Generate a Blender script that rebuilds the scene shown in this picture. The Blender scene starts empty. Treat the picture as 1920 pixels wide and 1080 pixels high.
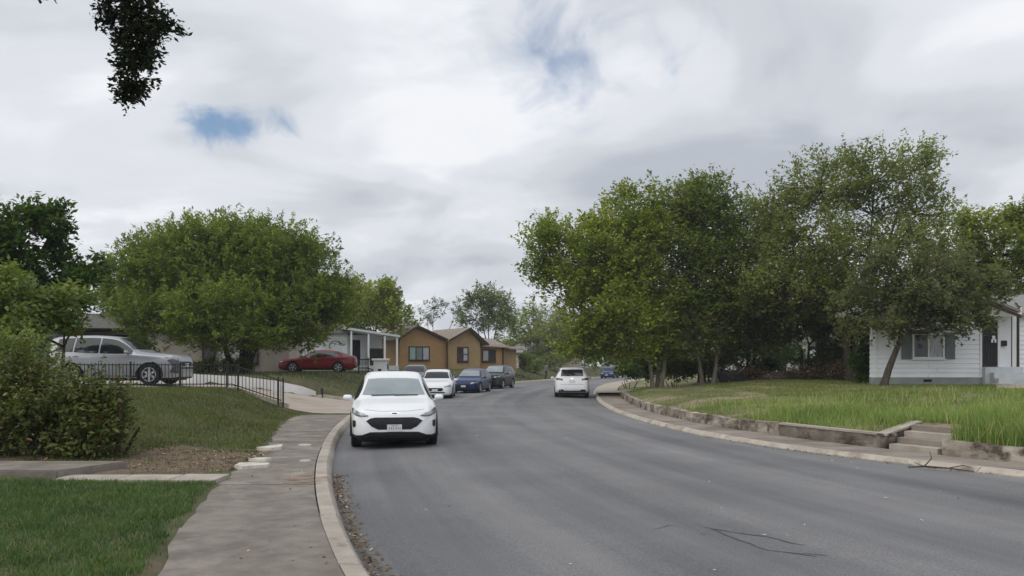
import bpy, bmesh, math, random
import numpy as np
from mathutils import Vector, Matrix, geometry
from mathutils.bvhtree import BVHTree

random.seed(7)
RNG = np.random.default_rng(7)
SC = bpy.context.scene
COL = SC.collection
R = math.radians

# ------------------------------------------------------------------ camera
CAM_H, HOR, FPX = 1.8, 684.0, 1500.0          # eye height over the road, horizon row and focal length of the 1920x1080 photograph
cam = bpy.data.cameras.new('camera')
cam.sensor_width = 36.0
cam.lens = 36.0 * FPX / 1920.0
cam.shift_y = (HOR - 540.0) / 1920.0
cam.clip_start, cam.clip_end = 0.1, 4000.0
camo = bpy.data.objects.new('camera', cam)
COL.objects.link(camo)
camo.location = (0, 0, CAM_H)
camo.rotation_euler = (R(90), 0, 0)
SC.camera = camo

# ------------------------------------------------------------------ sky, sun, exposure
SUN_EL, SUN_AZ = R(52), R(228)                # azimuth measured clockwise from +Y
world = bpy.data.worlds.new('World')
SC.world = world
world.use_nodes = True
nt = world.node_tree
nt.nodes.clear()


def N(tree, kind, **kw):
    n = tree.nodes.new(kind)
    for k, v in kw.items():
        if k == 'inp':
            for a, b in v.items():
                n.inputs[a].default_value = b
        else:
            setattr(n, k, v)
    return n


def ramp(tree, stops, src, interp='LINEAR'):
    n = tree.nodes.new('ShaderNodeValToRGB')
    n.color_ramp.interpolation = interp
    el = n.color_ramp.elements
    while len(el) < len(stops):
        el.new(0.5)
    for e, (p, c) in zip(el, stops):
        e.position = p
        e.color = (c, c, c, 1) if isinstance(c, (int, float)) else (*c[:3], 1)
    tree.links.new(src, n.inputs[0])
    return n


def build_sky():
    L = nt.links.new
    tc = N(nt, 'ShaderNodeTexCoord')
    sep = N(nt, 'ShaderNodeSeparateXYZ')
    L(tc.outputs['Generated'], sep.inputs[0])
    zc = N(nt, 'ShaderNodeMath', operation='MAXIMUM', inp={1: 0.0})
    L(sep.outputs['Z'], zc.inputs[0])
    za = N(nt, 'ShaderNodeMath', operation='ADD', inp={1: 0.16})
    L(zc.outputs[0], za.inputs[0])
    px = N(nt, 'ShaderNodeMath', operation='DIVIDE')
    L(sep.outputs['X'], px.inputs[0]); L(za.outputs[0], px.inputs[1])
    py = N(nt, 'ShaderNodeMath', operation='DIVIDE')
    L(sep.outputs['Y'], py.inputs[0]); L(za.outputs[0], py.inputs[1])
    comb = N(nt, 'ShaderNodeCombineXYZ')
    L(px.outputs[0], comb.inputs[0]); L(py.outputs[0], comb.inputs[1])
    mp = N(nt, 'ShaderNodeMapping', inp={'Location': (1.3, 0.35, 0.0)})
    L(comb.outputs[0], mp.inputs[0])
    n1 = N(nt, 'ShaderNodeTexNoise', inp={'Scale': 1.25, 'Detail': 7.0, 'Roughness': 0.5, 'Distortion': 0.45})
    L(mp.outputs[0], n1.inputs['Vector'])
    n2 = N(nt, 'ShaderNodeTexNoise', inp={'Scale': 0.5, 'Detail': 3.0, 'Roughness': 0.5})
    L(mp.outputs[0], n2.inputs['Vector'])
    mixn = N(nt, 'ShaderNodeMath', operation='MULTIPLY_ADD', inp={1: 0.6})
    L(n1.outputs['Fac'], mixn.inputs[0])
    h = N(nt, 'ShaderNodeMath', operation='MULTIPLY', inp={1: 0.4})
    L(n2.outputs['Fac'], h.inputs[0]); L(h.outputs[0], mixn.inputs[2])
    # underside of the overcast: grey folds and bright thin places
    S = 10.0
    cl = ramp(nt, [(0.36, (0.44, 0.475, 0.53)), (0.45, (0.57, 0.60, 0.65)), (0.52, (0.68, 0.705, 0.75)), (0.60, (0.82, 0.835, 0.865))], mixn.outputs[0], 'EASE')
    sc = N(nt, 'ShaderNodeVectorMath', operation='SCALE', inp={'Scale': S})
    L(cl.outputs[0], sc.inputs[0])
    sky = N(nt, 'ShaderNodeTexSky', sky_type='NISHITA')
    sky.sun_disc = False
    sky.sun_elevation, sky.sun_rotation = SUN_EL, SUN_AZ
    # breaks in the cloud: two openings ahead and rare ones elsewhere
    nrm = N(nt, 'ShaderNodeVectorMath', operation='NORMALIZE')
    L(tc.outputs['Generated'], nrm.inputs[0])
    nd = N(nt, 'ShaderNodeTexNoise', inp={'Scale': 13.0, 'Detail': 5.0, 'Roughness': 0.55, 'Distortion': 0.6})
    L(nrm.outputs[0], nd.inputs['Vector'])
    total = None
    for (x, y, rx, ry, edge, amt) in ((432, 236, 0.055, 0.026, 0.9, 1.0), (1070, 100, 0.14, 0.075, 1.5, 0.75)):
        d = Vector(((x - 960) / FPX, 1, (HOR - y) / FPX)).normalized()
        s = N(nt, 'ShaderNodeVectorMath', operation='SUBTRACT')
        L(nrm.outputs[0], s.inputs[0]); s.inputs[1].default_value = d
        dv = N(nt, 'ShaderNodeVectorMath', operation='MULTIPLY', inp={1: (1 / rx, 1 / rx, 1 / ry)})
        L(s.outputs[0], dv.inputs[0])
        ln = N(nt, 'ShaderNodeVectorMath', operation='LENGTH')
        L(dv.outputs[0], ln.inputs[0])
        ad = N(nt, 'ShaderNodeMath', operation='MULTIPLY_ADD', inp={1: 3.2, 2: -1.6})
        L(nd.outputs['Fac'], ad.inputs[0])
        sm = N(nt, 'ShaderNodeMath', operation='ADD')
        L(ln.outputs['Value'], sm.inputs[0]); L(ad.outputs[0], sm.inputs[1])
        mr = N(nt, 'ShaderNodeMapRange', interpolation_type='SMOOTHSTEP', inp={1: 1.0, 2: 1.0 - edge, 3: 0.0, 4: amt})
        L(sm.outputs[0], mr.inputs[0])
        if total is None:
            total = mr.outputs[0]
        else:
            mx = N(nt, 'ShaderNodeMath', operation='MAXIMUM')
            L(total, mx.inputs[0]); L(mr.outputs[0], mx.inputs[1])
            total = mx.outputs[0]
    mix = N(nt, 'ShaderNodeMix', data_type='RGBA')
    L(total, mix.inputs[0]); L(sc.outputs[0], mix.inputs[6])
    skb = N(nt, 'ShaderNodeVectorMath', operation='SCALE', inp={'Scale': 1.15})
    L(sky.outputs[0], skb.inputs[0]); L(skb.outputs[0], mix.inputs[7])
    bg = N(nt, 'ShaderNodeBackground', inp={'Strength': 0.1})
    L(mix.outputs[2], bg.inputs[0])
    out = N(nt, 'ShaderNodeOutputWorld')
    L(bg.outputs[0], out.inputs[0])


build_sky()
sun = bpy.data.lights.new('sun', 'SUN')
sun.energy, sun.angle, sun.color = 1.5, R(75), (1.0, 0.965, 0.91)
suno = bpy.data.objects.new('sun', sun)
COL.objects.link(suno)
sd = Vector((math.sin(SUN_AZ) * math.cos(SUN_EL), math.cos(SUN_AZ) * math.cos(SUN_EL), math.sin(SUN_EL)))
suno.rotation_euler = (-sd).to_track_quat('-Z', 'Y').to_euler()
suno.location = (-20, -20, 40)
SC.view_settings.view_transform = 'Standard'
SC.view_settings.look = 'None'
SC.view_settings.exposure = 0.16
SC.view_settings.gamma = 1.0
SC.view_settings.use_curve_mapping = False
SC.cycles.use_denoising = True
SC.cycles.max_bounces = 8
SC.cycles.diffuse_bounces = 5
SC.cycles.transmission_bounces = 4


# ------------------------------------------------------------------ helpers
def at(x, y, Y):
    """world point seen at photograph pixel (x, y) at depth Y"""
    return Vector(((x - 960) * Y / FPX, Y, CAM_H + (HOR - y) * Y / FPX))


def pchip(pts):
    p = np.array(pts, float)
    X, V = p[:, 0], p[:, 1]
    h = np.diff(X); d = np.diff(V) / h
    m = np.zeros(len(X))
    for i in range(1, len(X) - 1):
        if d[i - 1] * d[i] > 0:
            w1, w2 = 2 * h[i] + h[i - 1], h[i] + 2 * h[i - 1]
            m[i] = (w1 + w2) / (w1 / d[i - 1] + w2 / d[i])
    m[0], m[-1] = d[0], d[-1]

    def f(x):
        x = np.asarray(x, float)
        i = np.clip(np.searchsorted(X, x) - 1, 0, len(X) - 2)
        t = (x - X[i]) / h[i]
        r = ((2 * t**3 - 3 * t**2 + 1) * V[i] + (t**3 - 2 * t**2 + t) * h[i] * m[i]
             + (-2 * t**3 + 3 * t**2) * V[i + 1] + (t**3 - t**2) * h[i] * m[i + 1])
        r = np.where(x < X[0], V[0] + (x - X[0]) * m[0], r)
        return np.where(x > X[-1], V[-1] + (x - X[-1]) * m[-1], r)
    return f


def sstep(t):
    t = np.clip(t, 0, 1)
    return t * t * (3 - 2 * t)


def link(o, parent=None):
    COL.objects.link(o)
    if parent is not None:
        o.parent = parent
    return o


def tag(o, label=None, cat=None, group=None, kind=None):
    if label: o['label'] = label
    if cat: o['category'] = cat
    if group: o['group'] = group
    if kind: o['kind'] = kind
    return o


def empty(name, loc=(0, 0, 0), rz=0.0):
    o = bpy.data.objects.new(name, None)
    o.empty_display_size = 0.2
    COL.objects.link(o)
    o.location = loc
    o.rotation_euler = (0, 0, rz)
    return o


def mesh_np(name, verts, faces, mat, smooth=False, k=None):
    """faces: (n,k) int array"""
    me = bpy.data.meshes.new(name)
    verts = np.asarray(verts, np.float32).reshape(-1, 3)
    faces = np.asarray(faces, np.int32)
    n, k = faces.shape
    me.vertices.add(len(verts)); me.vertices.foreach_set('co', verts.ravel())
    me.loops.add(n * k); me.loops.foreach_set('vertex_index', faces.ravel())
    me.polygons.add(n)
    me.polygons.foreach_set('loop_start', np.arange(0, n * k, k, dtype=np.int32))
    if smooth:
        me.polygons.foreach_set('use_smooth', np.ones(n, bool))
    if mat is not None:
        me.materials.append(mat)
    me.update(calc_edges=True)
    return me


def obj_np(name, verts, faces, mat, parent=None, smooth=False):
    return link(bpy.data.objects.new(name, mesh_np(name, verts, faces, mat, smooth)), parent)


def obj_bm(name, bm, mat, parent=None, smooth=None):
    me = bpy.data.meshes.new(name)
    bmesh.ops.recalc_face_normals(bm, faces=bm.faces)
    bm.to_mesh(me); bm.free()
    if mat is not None:
        me.materials.append(mat)
    if smooth is not None:
        me.polygons.foreach_set('use_smooth', np.ones(len(me.polygons), bool))
        me.set_sharp_from_angle(angle=R(smooth))
    return link(bpy.data.objects.new(name, me), parent)


def bm_box(bm, c, s, rot=None, taper=None, bevel=0.0):
    m = Matrix.Translation(Vector(c)) @ (rot.to_4x4() if rot is not None else Matrix.Identity(4)) @ Matrix.Diagonal((*s, 1))
    r = bmesh.ops.create_cube(bm, size=1.0, matrix=m)
    if bevel:
        es = {e for v in r['verts'] for e in v.link_edges}
        bmesh.ops.bevel(bm, geom=list(es), offset=bevel, segments=2, affect='EDGES', profile=0.5)
    return r['verts']


def bm_tube(bm, pts, radii, sides=6, cap=True):
    pts = [Vector(p) for p in pts]
    rings = []
    for i, p in enumerate(pts):
        a = pts[max(i - 1, 0)]; b = pts[min(i + 1, len(pts) - 1)]
        t = (b - a).normalized() if (b - a).length > 1e-6 else Vector((0, 0, 1))
        u = t.cross(Vector((0.31, 0.9, 0.17))).normalized()
        v = t.cross(u)
        rings.append([bm.verts.new(p + (u * math.cos(q) + v * math.sin(q)) * radii[i]) for q in [2 * math.pi * k / sides for k in range(sides)]])
    for a, b in zip(rings, rings[1:]):
        for k in range(sides):
            bm.faces.new((a[k], a[(k + 1) % sides], b[(k + 1) % sides], b[k]))
    if cap:
        bm.faces.new(rings[0][::-1]); bm.faces.new(rings[-1])


_unit = {}


def piece(name, parent, loc, size, mat, rot=(0, 0, 0), bevel=0.0):
    """one box-like piece; alike pieces share mesh data"""
    key = (mat.name, round(bevel, 3)) if not bevel else (mat.name, round(bevel, 3), tuple(round(v, 3) for v in size))
    if key not in _unit:
        bm = bmesh.new()
        if bevel:
            bm_box(bm, (0, 0, 0), size, bevel=bevel)
        else:
            bm_box(bm, (0, 0, 0), (1, 1, 1))
        me = bpy.data.meshes.new(name)
        bmesh.ops.recalc_face_normals(bm, faces=bm.faces)
        bm.to_mesh(me); bm.free(); me.materials.append(mat)
        _unit[key] = me
    o = bpy.data.objects.new(name, _unit[key])
    link(o, parent)
    o.location = loc; o.rotation_euler = rot
    if not bevel:
        o.scale = size
    return o


# ------------------------------------------------------------------ materials
def new_mat(name):
    m = bpy.data.materials.new(name)
    m.use_nodes = True
    t = m.node_tree
    return m, t, t.nodes['Principled BSDF'], t.links.new


def M(name, c1, c2=None, scale=4.0, rough=0.85, bump=0.0, bscale=40.0, spec=0.3, metal=0.0, detail=6.0, lo=0.35, hi=0.65, c3=None, scale3=1.0, lo3=0.5, hi3=0.62, coat=0.0, stretch=None, coord='Object'):
    m, t, b, L = new_mat(name)
    b.inputs['Roughness'].default_value = rough
    b.inputs['Specular IOR Level'].default_value = spec
    b.inputs['Metallic'].default_value = metal
    b.inputs['Coat Weight'].default_value = coat
    b.inputs['Coat Roughness'].default_value = 0.06
    b.inputs['Base Color'].default_value = (*c1, 1)
    if c2 is None and not bump:
        return m
    if coord == 'World':
        vec = N(t, 'ShaderNodeNewGeometry').outputs['Position']
    else:
        vec = N(t, 'ShaderNodeTexCoord').outputs[coord]
    if stretch:
        mp = N(t, 'ShaderNodeMapping', inp={'Scale': stretch}); L(vec, mp.inputs[0]); vec = mp.outputs[0]
    if c2 is not None:
        n = N(t, 'ShaderNodeTexNoise', inp={'Scale': scale, 'Detail': detail, 'Roughness': 0.6})
        L(vec, n.inputs['Vector'])
        r = ramp(t, [(lo, c1), (hi, c2)], n.outputs['Fac'])
        col = r.outputs[0]
        if c3 is not None:
            n3 = N(t, 'ShaderNodeTexNoise', inp={'Scale': scale3, 'Detail': 8.0, 'Roughness': 0.65})
            L(vec, n3.inputs['Vector'])
            f = ramp(t, [(lo3, 0.0), (hi3, 1.0)], n3.outputs['Fac'])
            mx = N(t, 'ShaderNodeMix', data_type='RGBA'); mx.inputs[7].default_value = (*c3, 1)
            L(f.outputs[0], mx.inputs[0]); L(col, mx.inputs[6])
            col = mx.outputs[2]
        L(col, b.inputs['Base Color'])
    if bump:
        nb = N(t, 'ShaderNodeTexNoise', inp={'Scale': bscale, 'Detail': 5.0})
        L(vec, nb.inputs['Vector'])
        bp = N(t, 'ShaderNodeBump', inp={'Strength': bump, 'Distance': 0.02})
        L(nb.outputs['Fac'], bp.inputs['Height']); L(bp.outputs[0], b.inputs['Normal'])
    return m


def leaf_mat(name, dark, light, odd=None, oddf=0.12, trans=0.35, patch=0.35, rough=0.5, k=1.0):
    """each leaf its own tint, with larger lighter and darker tufts"""
    dark, light = tuple(v * k for v in dark), tuple(v * k for v in light)
    odd = tuple(v * k for v in odd) if odd else None
    m, t, b, L = new_mat(name)
    g = N(t, 'ShaderNodeNewGeometry')
    n = N(t, 'ShaderNodeTexNoise', inp={'Scale': patch, 'Detail': 3.0})
    L(g.outputs['Position'], n.inputs['Vector'])
    a = N(t, 'ShaderNodeMath', operation='MULTIPLY_ADD', inp={1: 0.55, 2: -0.05}); L(g.outputs['Random Per Island'], a.inputs[0])
    c = N(t, 'ShaderNodeMath', operation='MULTIPLY_ADD', inp={1: 1.3}); L(n.outputs['Fac'], c.inputs[0])
    s = N(t, 'ShaderNodeMath', operation='SUBTRACT', inp={1: 0.42}); L(a.outputs[0], c.inputs[2]); L(c.outputs[0], s.inputs[0])
    stops = [(0.1, dark), (0.9, light)]
    r = ramp(t, stops, s.outputs[0])
    col = r.outputs[0]
    if odd:
        f = ramp(t, [(1 - oddf - 0.01, 0.0), (1 - oddf, 1.0)], g.outputs['Random Per Island'])
        mx = N(t, 'ShaderNodeMix', data_type='RGBA'); mx.inputs[7].default_value = (*odd, 1)
        L(f.outputs[0], mx.inputs[0]); L(col, mx.inputs[6]); col = mx.outputs[2]
    L(col, b.inputs['Base Color'])
    b.inputs['Roughness'].default_value = rough
    b.inputs['Specular IOR Level'].default_value = 0.25
    tr = N(t, 'ShaderNodeBsdfTranslucent')
    tint = N(t, 'ShaderNodeMix', data_type='RGBA', blend_type='MULTIPLY', inp={0: 1.0}); tint.inputs[7].default_value = (1.6, 1.55, 0.8, 1)
    L(col, tint.inputs[6]); L(tint.outputs[2], tr.inputs[0])
    mx = N(t, 'ShaderNodeMixShader', inp={0: trans})
    L(b.outputs[0], mx.inputs[1]); L(tr.outputs[0], mx.inputs[2])
    L(mx.outputs[0], t.nodes['Material Output'].inputs[0])
    return m


def asphalt_mat():
    m, t, b, L = new_mat('asphalt')
    uv = N(t, 'ShaderNodeUVMap')                       # u metres across, v metres along the street
    pos = N(t, 'ShaderNodeNewGeometry').outputs['Position']
    st = N(t, 'ShaderNodeMapping', inp={'Scale': (0.75, 0.03, 1)}); L(uv.outputs[0], st.inputs[0])
    streak = N(t, 'ShaderNodeTexNoise', inp={'Scale': 1.0, 'Detail': 5.0, 'Roughness': 0.55}); L(st.outputs[0], streak.inputs['Vector'])
    r1 = ramp(t, [(0.36, (0.112, 0.113, 0.120)), (0.5, (0.158, 0.157, 0.162)), (0.66, (0.208, 0.204, 0.205))], streak.outputs['Fac'])
    big = N(t, 'ShaderNodeTexNoise', inp={'Scale': 0.35, 'Detail': 6.0, 'Roughness': 0.6}); L(pos, big.inputs['Vector'])
    r2 = ramp(t, [(0.3, 0.80), (0.7, 1.16)], big.outputs['Fac'])
    mx = N(t, 'ShaderNodeMix', data_type='RGBA', blend_type='MULTIPLY', inp={0: 1.0}); L(r1.outputs[0], mx.inputs[6]); L(r2.outputs[0], mx.inputs[7])
    fine = N(t, 'ShaderNodeTexNoise', inp={'Scale': 55.0, 'Detail': 4.0, 'Roughness': 0.7}); L(pos, fine.inputs['Vector'])
    r3 = ramp(t, [(0.32, 0.66), (0.68, 1.36)], fine.outputs['Fac'])
    mx2 = N(t, 'ShaderNodeMix', data_type='RGBA', blend_type='MULTIPLY', inp={0: 1.0}); L(mx.outputs[2], mx2.inputs[6]); L(r3.outputs[0], mx2.inputs[7])
    # tar-filled cracks that wander along the lanes
    cm = N(t, 'ShaderNodeMapping', inp={'Scale': (0.32, 0.11, 1)}); L(uv.outputs[0], cm.inputs[0])
    wob = N(t, 'ShaderNodeTexNoise', inp={'Scale': 2.2, 'Detail': 4.0}); L(cm.outputs[0], wob.inputs['Vector'])
    wa = N(t, 'ShaderNodeMix', data_type='VECTOR', inp={0: 0.16}); L(cm.outputs[0], wa.inputs[4]); L(wob.outputs['Color'], wa.inputs[5])
    vo = N(t, 'ShaderNodeTexVoronoi', feature='DISTANCE_TO_EDGE', inp={'Scale': 1.0}); L(wa.outputs[1], vo.inputs['Vector'])
    ck = ramp(t, [(0.0, 1.0), (0.004, 0.8), (0.009, 0.0)], vo.outputs['Distance'])
    cn = N(t, 'ShaderNodeTexNoise', inp={'Scale': 0.13, 'Detail': 2.0}); L(pos, cn.inputs['Vector'])
    cr = ramp(t, [(0.60, 0.0), (0.68, 0.55)], cn.outputs['Fac'])
    cf = N(t, 'ShaderNodeMath', operation='MULTIPLY'); L(ck.outputs[0], cf.inputs[0]); L(cr.outputs[0], cf.inputs[1])
    mx3 = N(t, 'ShaderNodeMix', data_type='RGBA'); mx3.inputs[7].default_value = (0.045, 0.045, 0.048, 1)
    L(cf.outputs[0], mx3.inputs[0]); L(mx2.outputs[2], mx3.inputs[6])
    L(mx3.outputs[2], b.inputs['Base Color'])
    b.inputs['Roughness'].default_value = 0.78
    b.inputs['Specular IOR Level'].default_value = 0.35
    bp = N(t, 'ShaderNodeBump', inp={'Strength': 0.35, 'Distance': 0.012}); L(fine.outputs['Fac'], bp.inputs['Height']); L(bp.outputs[0], b.inputs['Normal'])
    return m


MT = {}
MT['asphalt'] = asphalt_mat()
MT['sidewalk'] = M('sidewalk concrete', (0.155, 0.137, 0.117), (0.25, 0.223, 0.193), 2.6, 0.9, 0.5, 60, c3=(0.33, 0.30, 0.255), scale3=1.1, lo3=0.54, hi3=0.68, detail=10.0, coord='World')
MT['kerb'] = M('kerb concrete', (0.31, 0.275, 0.235), (0.44, 0.395, 0.34), 2.2, 0.9, 0.3, 50, c3=(0.17, 0.145, 0.12), scale3=3.0, lo3=0.58, hi3=0.7, coord='World')
MT['kerb_pale'] = M('sunbleached kerb concrete', (0.36, 0.315, 0.262), (0.50, 0.45, 0.38), 2.0, 0.9, 0.3, 50, c3=(0.20, 0.165, 0.13), scale3=1.6, lo3=0.52, hi3=0.68, coord='World')
MT['path_r'] = M('brownish pavement', (0.20, 0.17, 0.145), (0.30, 0.26, 0.22), 0.9, 0.9, 0.3, 40, c3=(0.15, 0.115, 0.09), scale3=0.6, lo3=0.52, hi3=0.66, coord='World')
MT['drive'] = M('driveway concrete', (0.33, 0.285, 0.235), (0.44, 0.385, 0.325), 0.8, 0.9, 0.2, 40, c3=(0.26, 0.215, 0.175), scale3=0.4, lo3=0.55, hi3=0.7, coord='World')
MT['wall'] = M('weathered retaining wall', (0.20, 0.165, 0.13), (0.44, 0.39, 0.325), 1.6, 0.95, 0.7, 18, c3=(0.085, 0.07, 0.055), scale3=1.9, lo3=0.47, hi3=0.6, coord='World', stretch=(1, 1, 1.5))
MT['walldark'] = M('dark stained retaining wall', (0.13, 0.108, 0.085), (0.25, 0.22, 0.18), 1.8, 0.95, 0.7, 18, c3=(0.06, 0.05, 0.04), scale3=1.5, lo3=0.47, hi3=0.6, coord='World', stretch=(1, 1, 1.5))
MT['wallcap'] = M('wall cap', (0.30, 0.265, 0.22), (0.42, 0.38, 0.33), 2.5, 0.95, 0.5, 25, coord='World')
MT['whitewall'] = M('whitewashed wall', (0.72, 0.70, 0.69), (0.82, 0.81, 0.80), 1.0, 0.9, 0.3, 25, c3=(0.5, 0.47, 0.44), scale3=0.8, lo3=0.6, hi3=0.75, coord='World')
MT['soil'] = M('lawn soil', (0.055, 0.062, 0.026), (0.105, 0.105, 0.048), 1.5, 0.95, 0.6, 30, c3=(0.14, 0.105, 0.07), scale3=0.55, lo3=0.56, hi3=0.68, coord='World')
MT['soil_r'] = M('yard soil', (0.085, 0.10, 0.035), (0.16, 0.16, 0.065), 1.2, 0.95, 0.6, 30, c3=(0.27, 0.215, 0.14), scale3=0.45, lo3=0.50, hi3=0.62, coord='World')
MT['far'] = M('far ground', (0.07, 0.09, 0.035), (0.14, 0.13, 0.06), 0.05, 0.95, coord='World')
MT['dirt'] = M('bare dirt', (0.10, 0.072, 0.05), (0.19, 0.14, 0.10), 3.0, 0.95, 0.8, 25, coord='World')
MT['stone'] = M('pale limestone', (0.44, 0.42, 0.36), (0.62, 0.60, 0.53), 5.0, 0.9, 0.5, 20)
MT['black_iron'] = M('black iron', (0.012, 0.012, 0.013), rough=0.45, spec=0.5)
MT['bark'] = M('dark bark', (0.035, 0.028, 0.021), (0.085, 0.07, 0.055), 9, 0.95, 0.8, 25, stretch=(1, 1, 0.25))
MT['bark_pale'] = M('pale bark', (0.12, 0.105, 0.08), (0.24, 0.21, 0.17), 8, 0.95, 0.7, 22, stretch=(1, 1, 0.3))
MT['white'] = M('white paint', (0.78, 0.78, 0.78), (0.70, 0.71, 0.72), 2.0, 0.6)
MT['siding'] = M('grey white siding', (0.74, 0.765, 0.81), (0.80, 0.82, 0.86), 1.2, 0.6, coord='World')
MT['shutter'] = M('grey shutter', (0.15, 0.17, 0.175), (0.19, 0.21, 0.215), 3.0, 0.7)
MT['found'] = M('grey green foundation', (0.22, 0.24, 0.23), (0.30, 0.32, 0.30), 2.0, 0.9)
MT['stepgrey'] = M('painted grey step', (0.42, 0.45, 0.47), (0.52, 0.55, 0.57), 2.0, 0.8)
MT['roofgrey'] = M('grey shingle roof', (0.20, 0.198, 0.195), (0.28, 0.277, 0.27), 6.0, 0.95, 0.6, 14, stretch=(1, 4, 4))
MT['roofbrown'] = M('tan shingle roof', (0.20, 0.165, 0.14), (0.31, 0.265, 0.23), 5.0, 0.95, 0.6, 14)
MT['brown'] = M('ochre brown wall', (0.30, 0.185, 0.085), (0.355, 0.222, 0.105), 1.4, 0.85)
MT['brown2'] = M('tan brown wall', (0.285, 0.20, 0.10), (0.335, 0.24, 0.125), 1.4, 0.85)
MT['darktrim'] = M('dark brown trim', (0.045, 0.025, 0.016), (0.065, 0.036, 0.022), 3, 0.7)
MT['beige'] = M('greige wall', (0.40, 0.355, 0.31), (0.46, 0.41, 0.36), 1.5, 0.85)
MT['palegreen'] = M('pale grey wall', (0.52, 0.56, 0.57), (0.6, 0.63, 0.64), 1.5, 0.85)
MT['redbrick'] = M('red brown post', (0.22, 0.06, 0.035), (0.30, 0.085, 0.05), 4, 0.85)
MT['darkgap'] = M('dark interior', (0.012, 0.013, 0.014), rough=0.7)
MT['glasspane'] = M('window glass', (0.02, 0.024, 0.026), rough=0.06, spec=0.6)
MT['curtain'] = M('curtain behind glass', (0.50, 0.52, 0.55), (0.2, 0.21, 0.23), 3.0, 0.25, spec=0.5, stretch=(6, 6, 0.6))
MT['teal'] = M('teal curtain behind glass', (0.16, 0.30, 0.28), (0.30, 0.42, 0.40), 4.0, 0.25, spec=0.5, stretch=(4, 4, 0.6))
MT['doordark'] = M('charcoal door', (0.022, 0.024, 0.03), (0.03, 0.033, 0.04), 3, 0.45)
MT['twig'] = M('twig', (0.05, 0.036, 0.025), (0.09, 0.07, 0.05), 12, 0.95)
MT['junk'] = M('dark junk', (0.015, 0.015, 0.017), (0.04, 0.035, 0.03), 4, 0.6)
MT['paper'] = M('pale litter', (0.6, 0.59, 0.56), rough=0.9)
MT['litter'] = leaf_mat('fallen leaves', (0.10, 0.062, 0.035), (0.27, 0.19, 0.11), (0.42, 0.37, 0.28), 0.1, trans=0.1, patch=2.0, rough=0.8)
_r = M('orange survey paint', (0.42, 0.17, 0.075), (0.34, 0.2, 0.12), 3.0, 0.9, coord='World')

MT['rust'] = _r
_t = _r.node_tree
_n = N(_t, 'ShaderNodeTexNoise', inp={'Scale': 5.0, 'Detail': 6.0}); _t.links.new(N(_t, 'ShaderNodeNewGeometry').outputs['Position'], _n.inputs['Vector'])
_f = ramp(_t, [(0.50, 0.0), (0.66, 0.75)], _n.outputs['Fac'])
_x = N(_t, 'ShaderNodeMixShader'); _t.links.new(_f.outputs[0], _x.inputs[0]); _t.links.new(N(_t, 'ShaderNodeBsdfTransparent').outputs[0], _x.inputs[1])
_t.links.new(_t.nodes['Principled BSDF'].outputs[0], _x.inputs[2]); _t.links.new(_x.outputs[0], _t.nodes['Material Output'].inputs[0])
MT['tar'] = M('tar seam', (0.075, 0.075, 0.079), (0.115, 0.115, 0.119), 9.0, 0.7, coord='World')
LF = {}
LF['feather'] = leaf_mat('feathery green leaf', (0.046, 0.070, 0.018), (0.145, 0.184, 0.038), (0.16, 0.19, 0.05), 0.1, trans=0.5, patch=0.5, k=1.55)
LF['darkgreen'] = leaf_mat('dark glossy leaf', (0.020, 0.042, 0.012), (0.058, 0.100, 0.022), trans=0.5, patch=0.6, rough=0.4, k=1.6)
LF['yellowgreen'] = leaf_mat('yellow green leaf', (0.050, 0.074, 0.018), (0.145, 0.172, 0.034), (0.22, 0.21, 0.04), 0.08, trans=0.5, patch=0.4, k=2.0)
LF['mid'] = leaf_mat('mid green leaf', (0.036, 0.055, 0.018), (0.098, 0.124, 0.034), (0.15, 0.13, 0.035), 0.06, trans=0.5, patch=0.4, k=2.15)
LF['olive'] = leaf_mat('olive leaf', (0.045, 0.060, 0.022), (0.110, 0.130, 0.045), (0.13, 0.10, 0.04), 0.05, trans=0.5, patch=0.4, k=2.2)
LF['greydark'] = leaf_mat('grey green leaf', (0.032, 0.040, 0.020), (0.083, 0.094, 0.045), trans=0.5, patch=0.7, k=2.3)
LF['shrub'] = leaf_mat('shrub leaf', (0.032, 0.045, 0.012), (0.105, 0.125, 0.035), (0.12, 0.07, 0.035), 0.05, trans=0.3, patch=1.2, k=1.65)
LF['lightshrub'] = leaf_mat('light shrub leaf', (0.055, 0.085, 0.022), (0.16, 0.20, 0.06), trans=0.4, patch=1.0, k=1.35)
LF['far'] = leaf_mat('far leaf', (0.075, 0.10, 0.040), (0.16, 0.185, 0.070), trans=0.35, patch=0.25, k=1.4)
LF['hazed'] = leaf_mat('faded far leaf', (0.13, 0.16, 0.15), (0.22, 0.25, 0.23), trans=0.3, patch=0.25, k=1.15)  # distance haze mixed into the leaf colour
LF['silhouette'] = leaf_mat('backlit dark leaf', (0.012, 0.020, 0.008), (0.035, 0.05, 0.018), trans=0.06, patch=1.0)  # darkness of leaves seen against the sky is put into their colour
GR = {}
GR['near'] = leaf_mat('lawn blade', (0.022, 0.050, 0.014), (0.070, 0.118, 0.034), (0.15, 0.14, 0.06), 0.05, trans=0.25, patch=1.3, k=1.7)
GR['mound'] = leaf_mat('mound blade', (0.042, 0.062, 0.018), (0.098, 0.125, 0.038), (0.18, 0.14, 0.07), 0.12, trans=0.25, patch=0.7, k=1.55)
GR['yard'] = leaf_mat('yard blade', (0.070, 0.098, 0.024), (0.155, 0.190, 0.056), (0.25, 0.21, 0.10), 0.12, trans=0.3, patch=0.5, k=1.35)
GR['weed'] = leaf_mat('tall weed blade', (0.085, 0.135, 0.035), (0.20, 0.26, 0.085), (0.28, 0.27, 0.12), 0.10, trans=0.35, patch=0.6, k=1.55)

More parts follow.
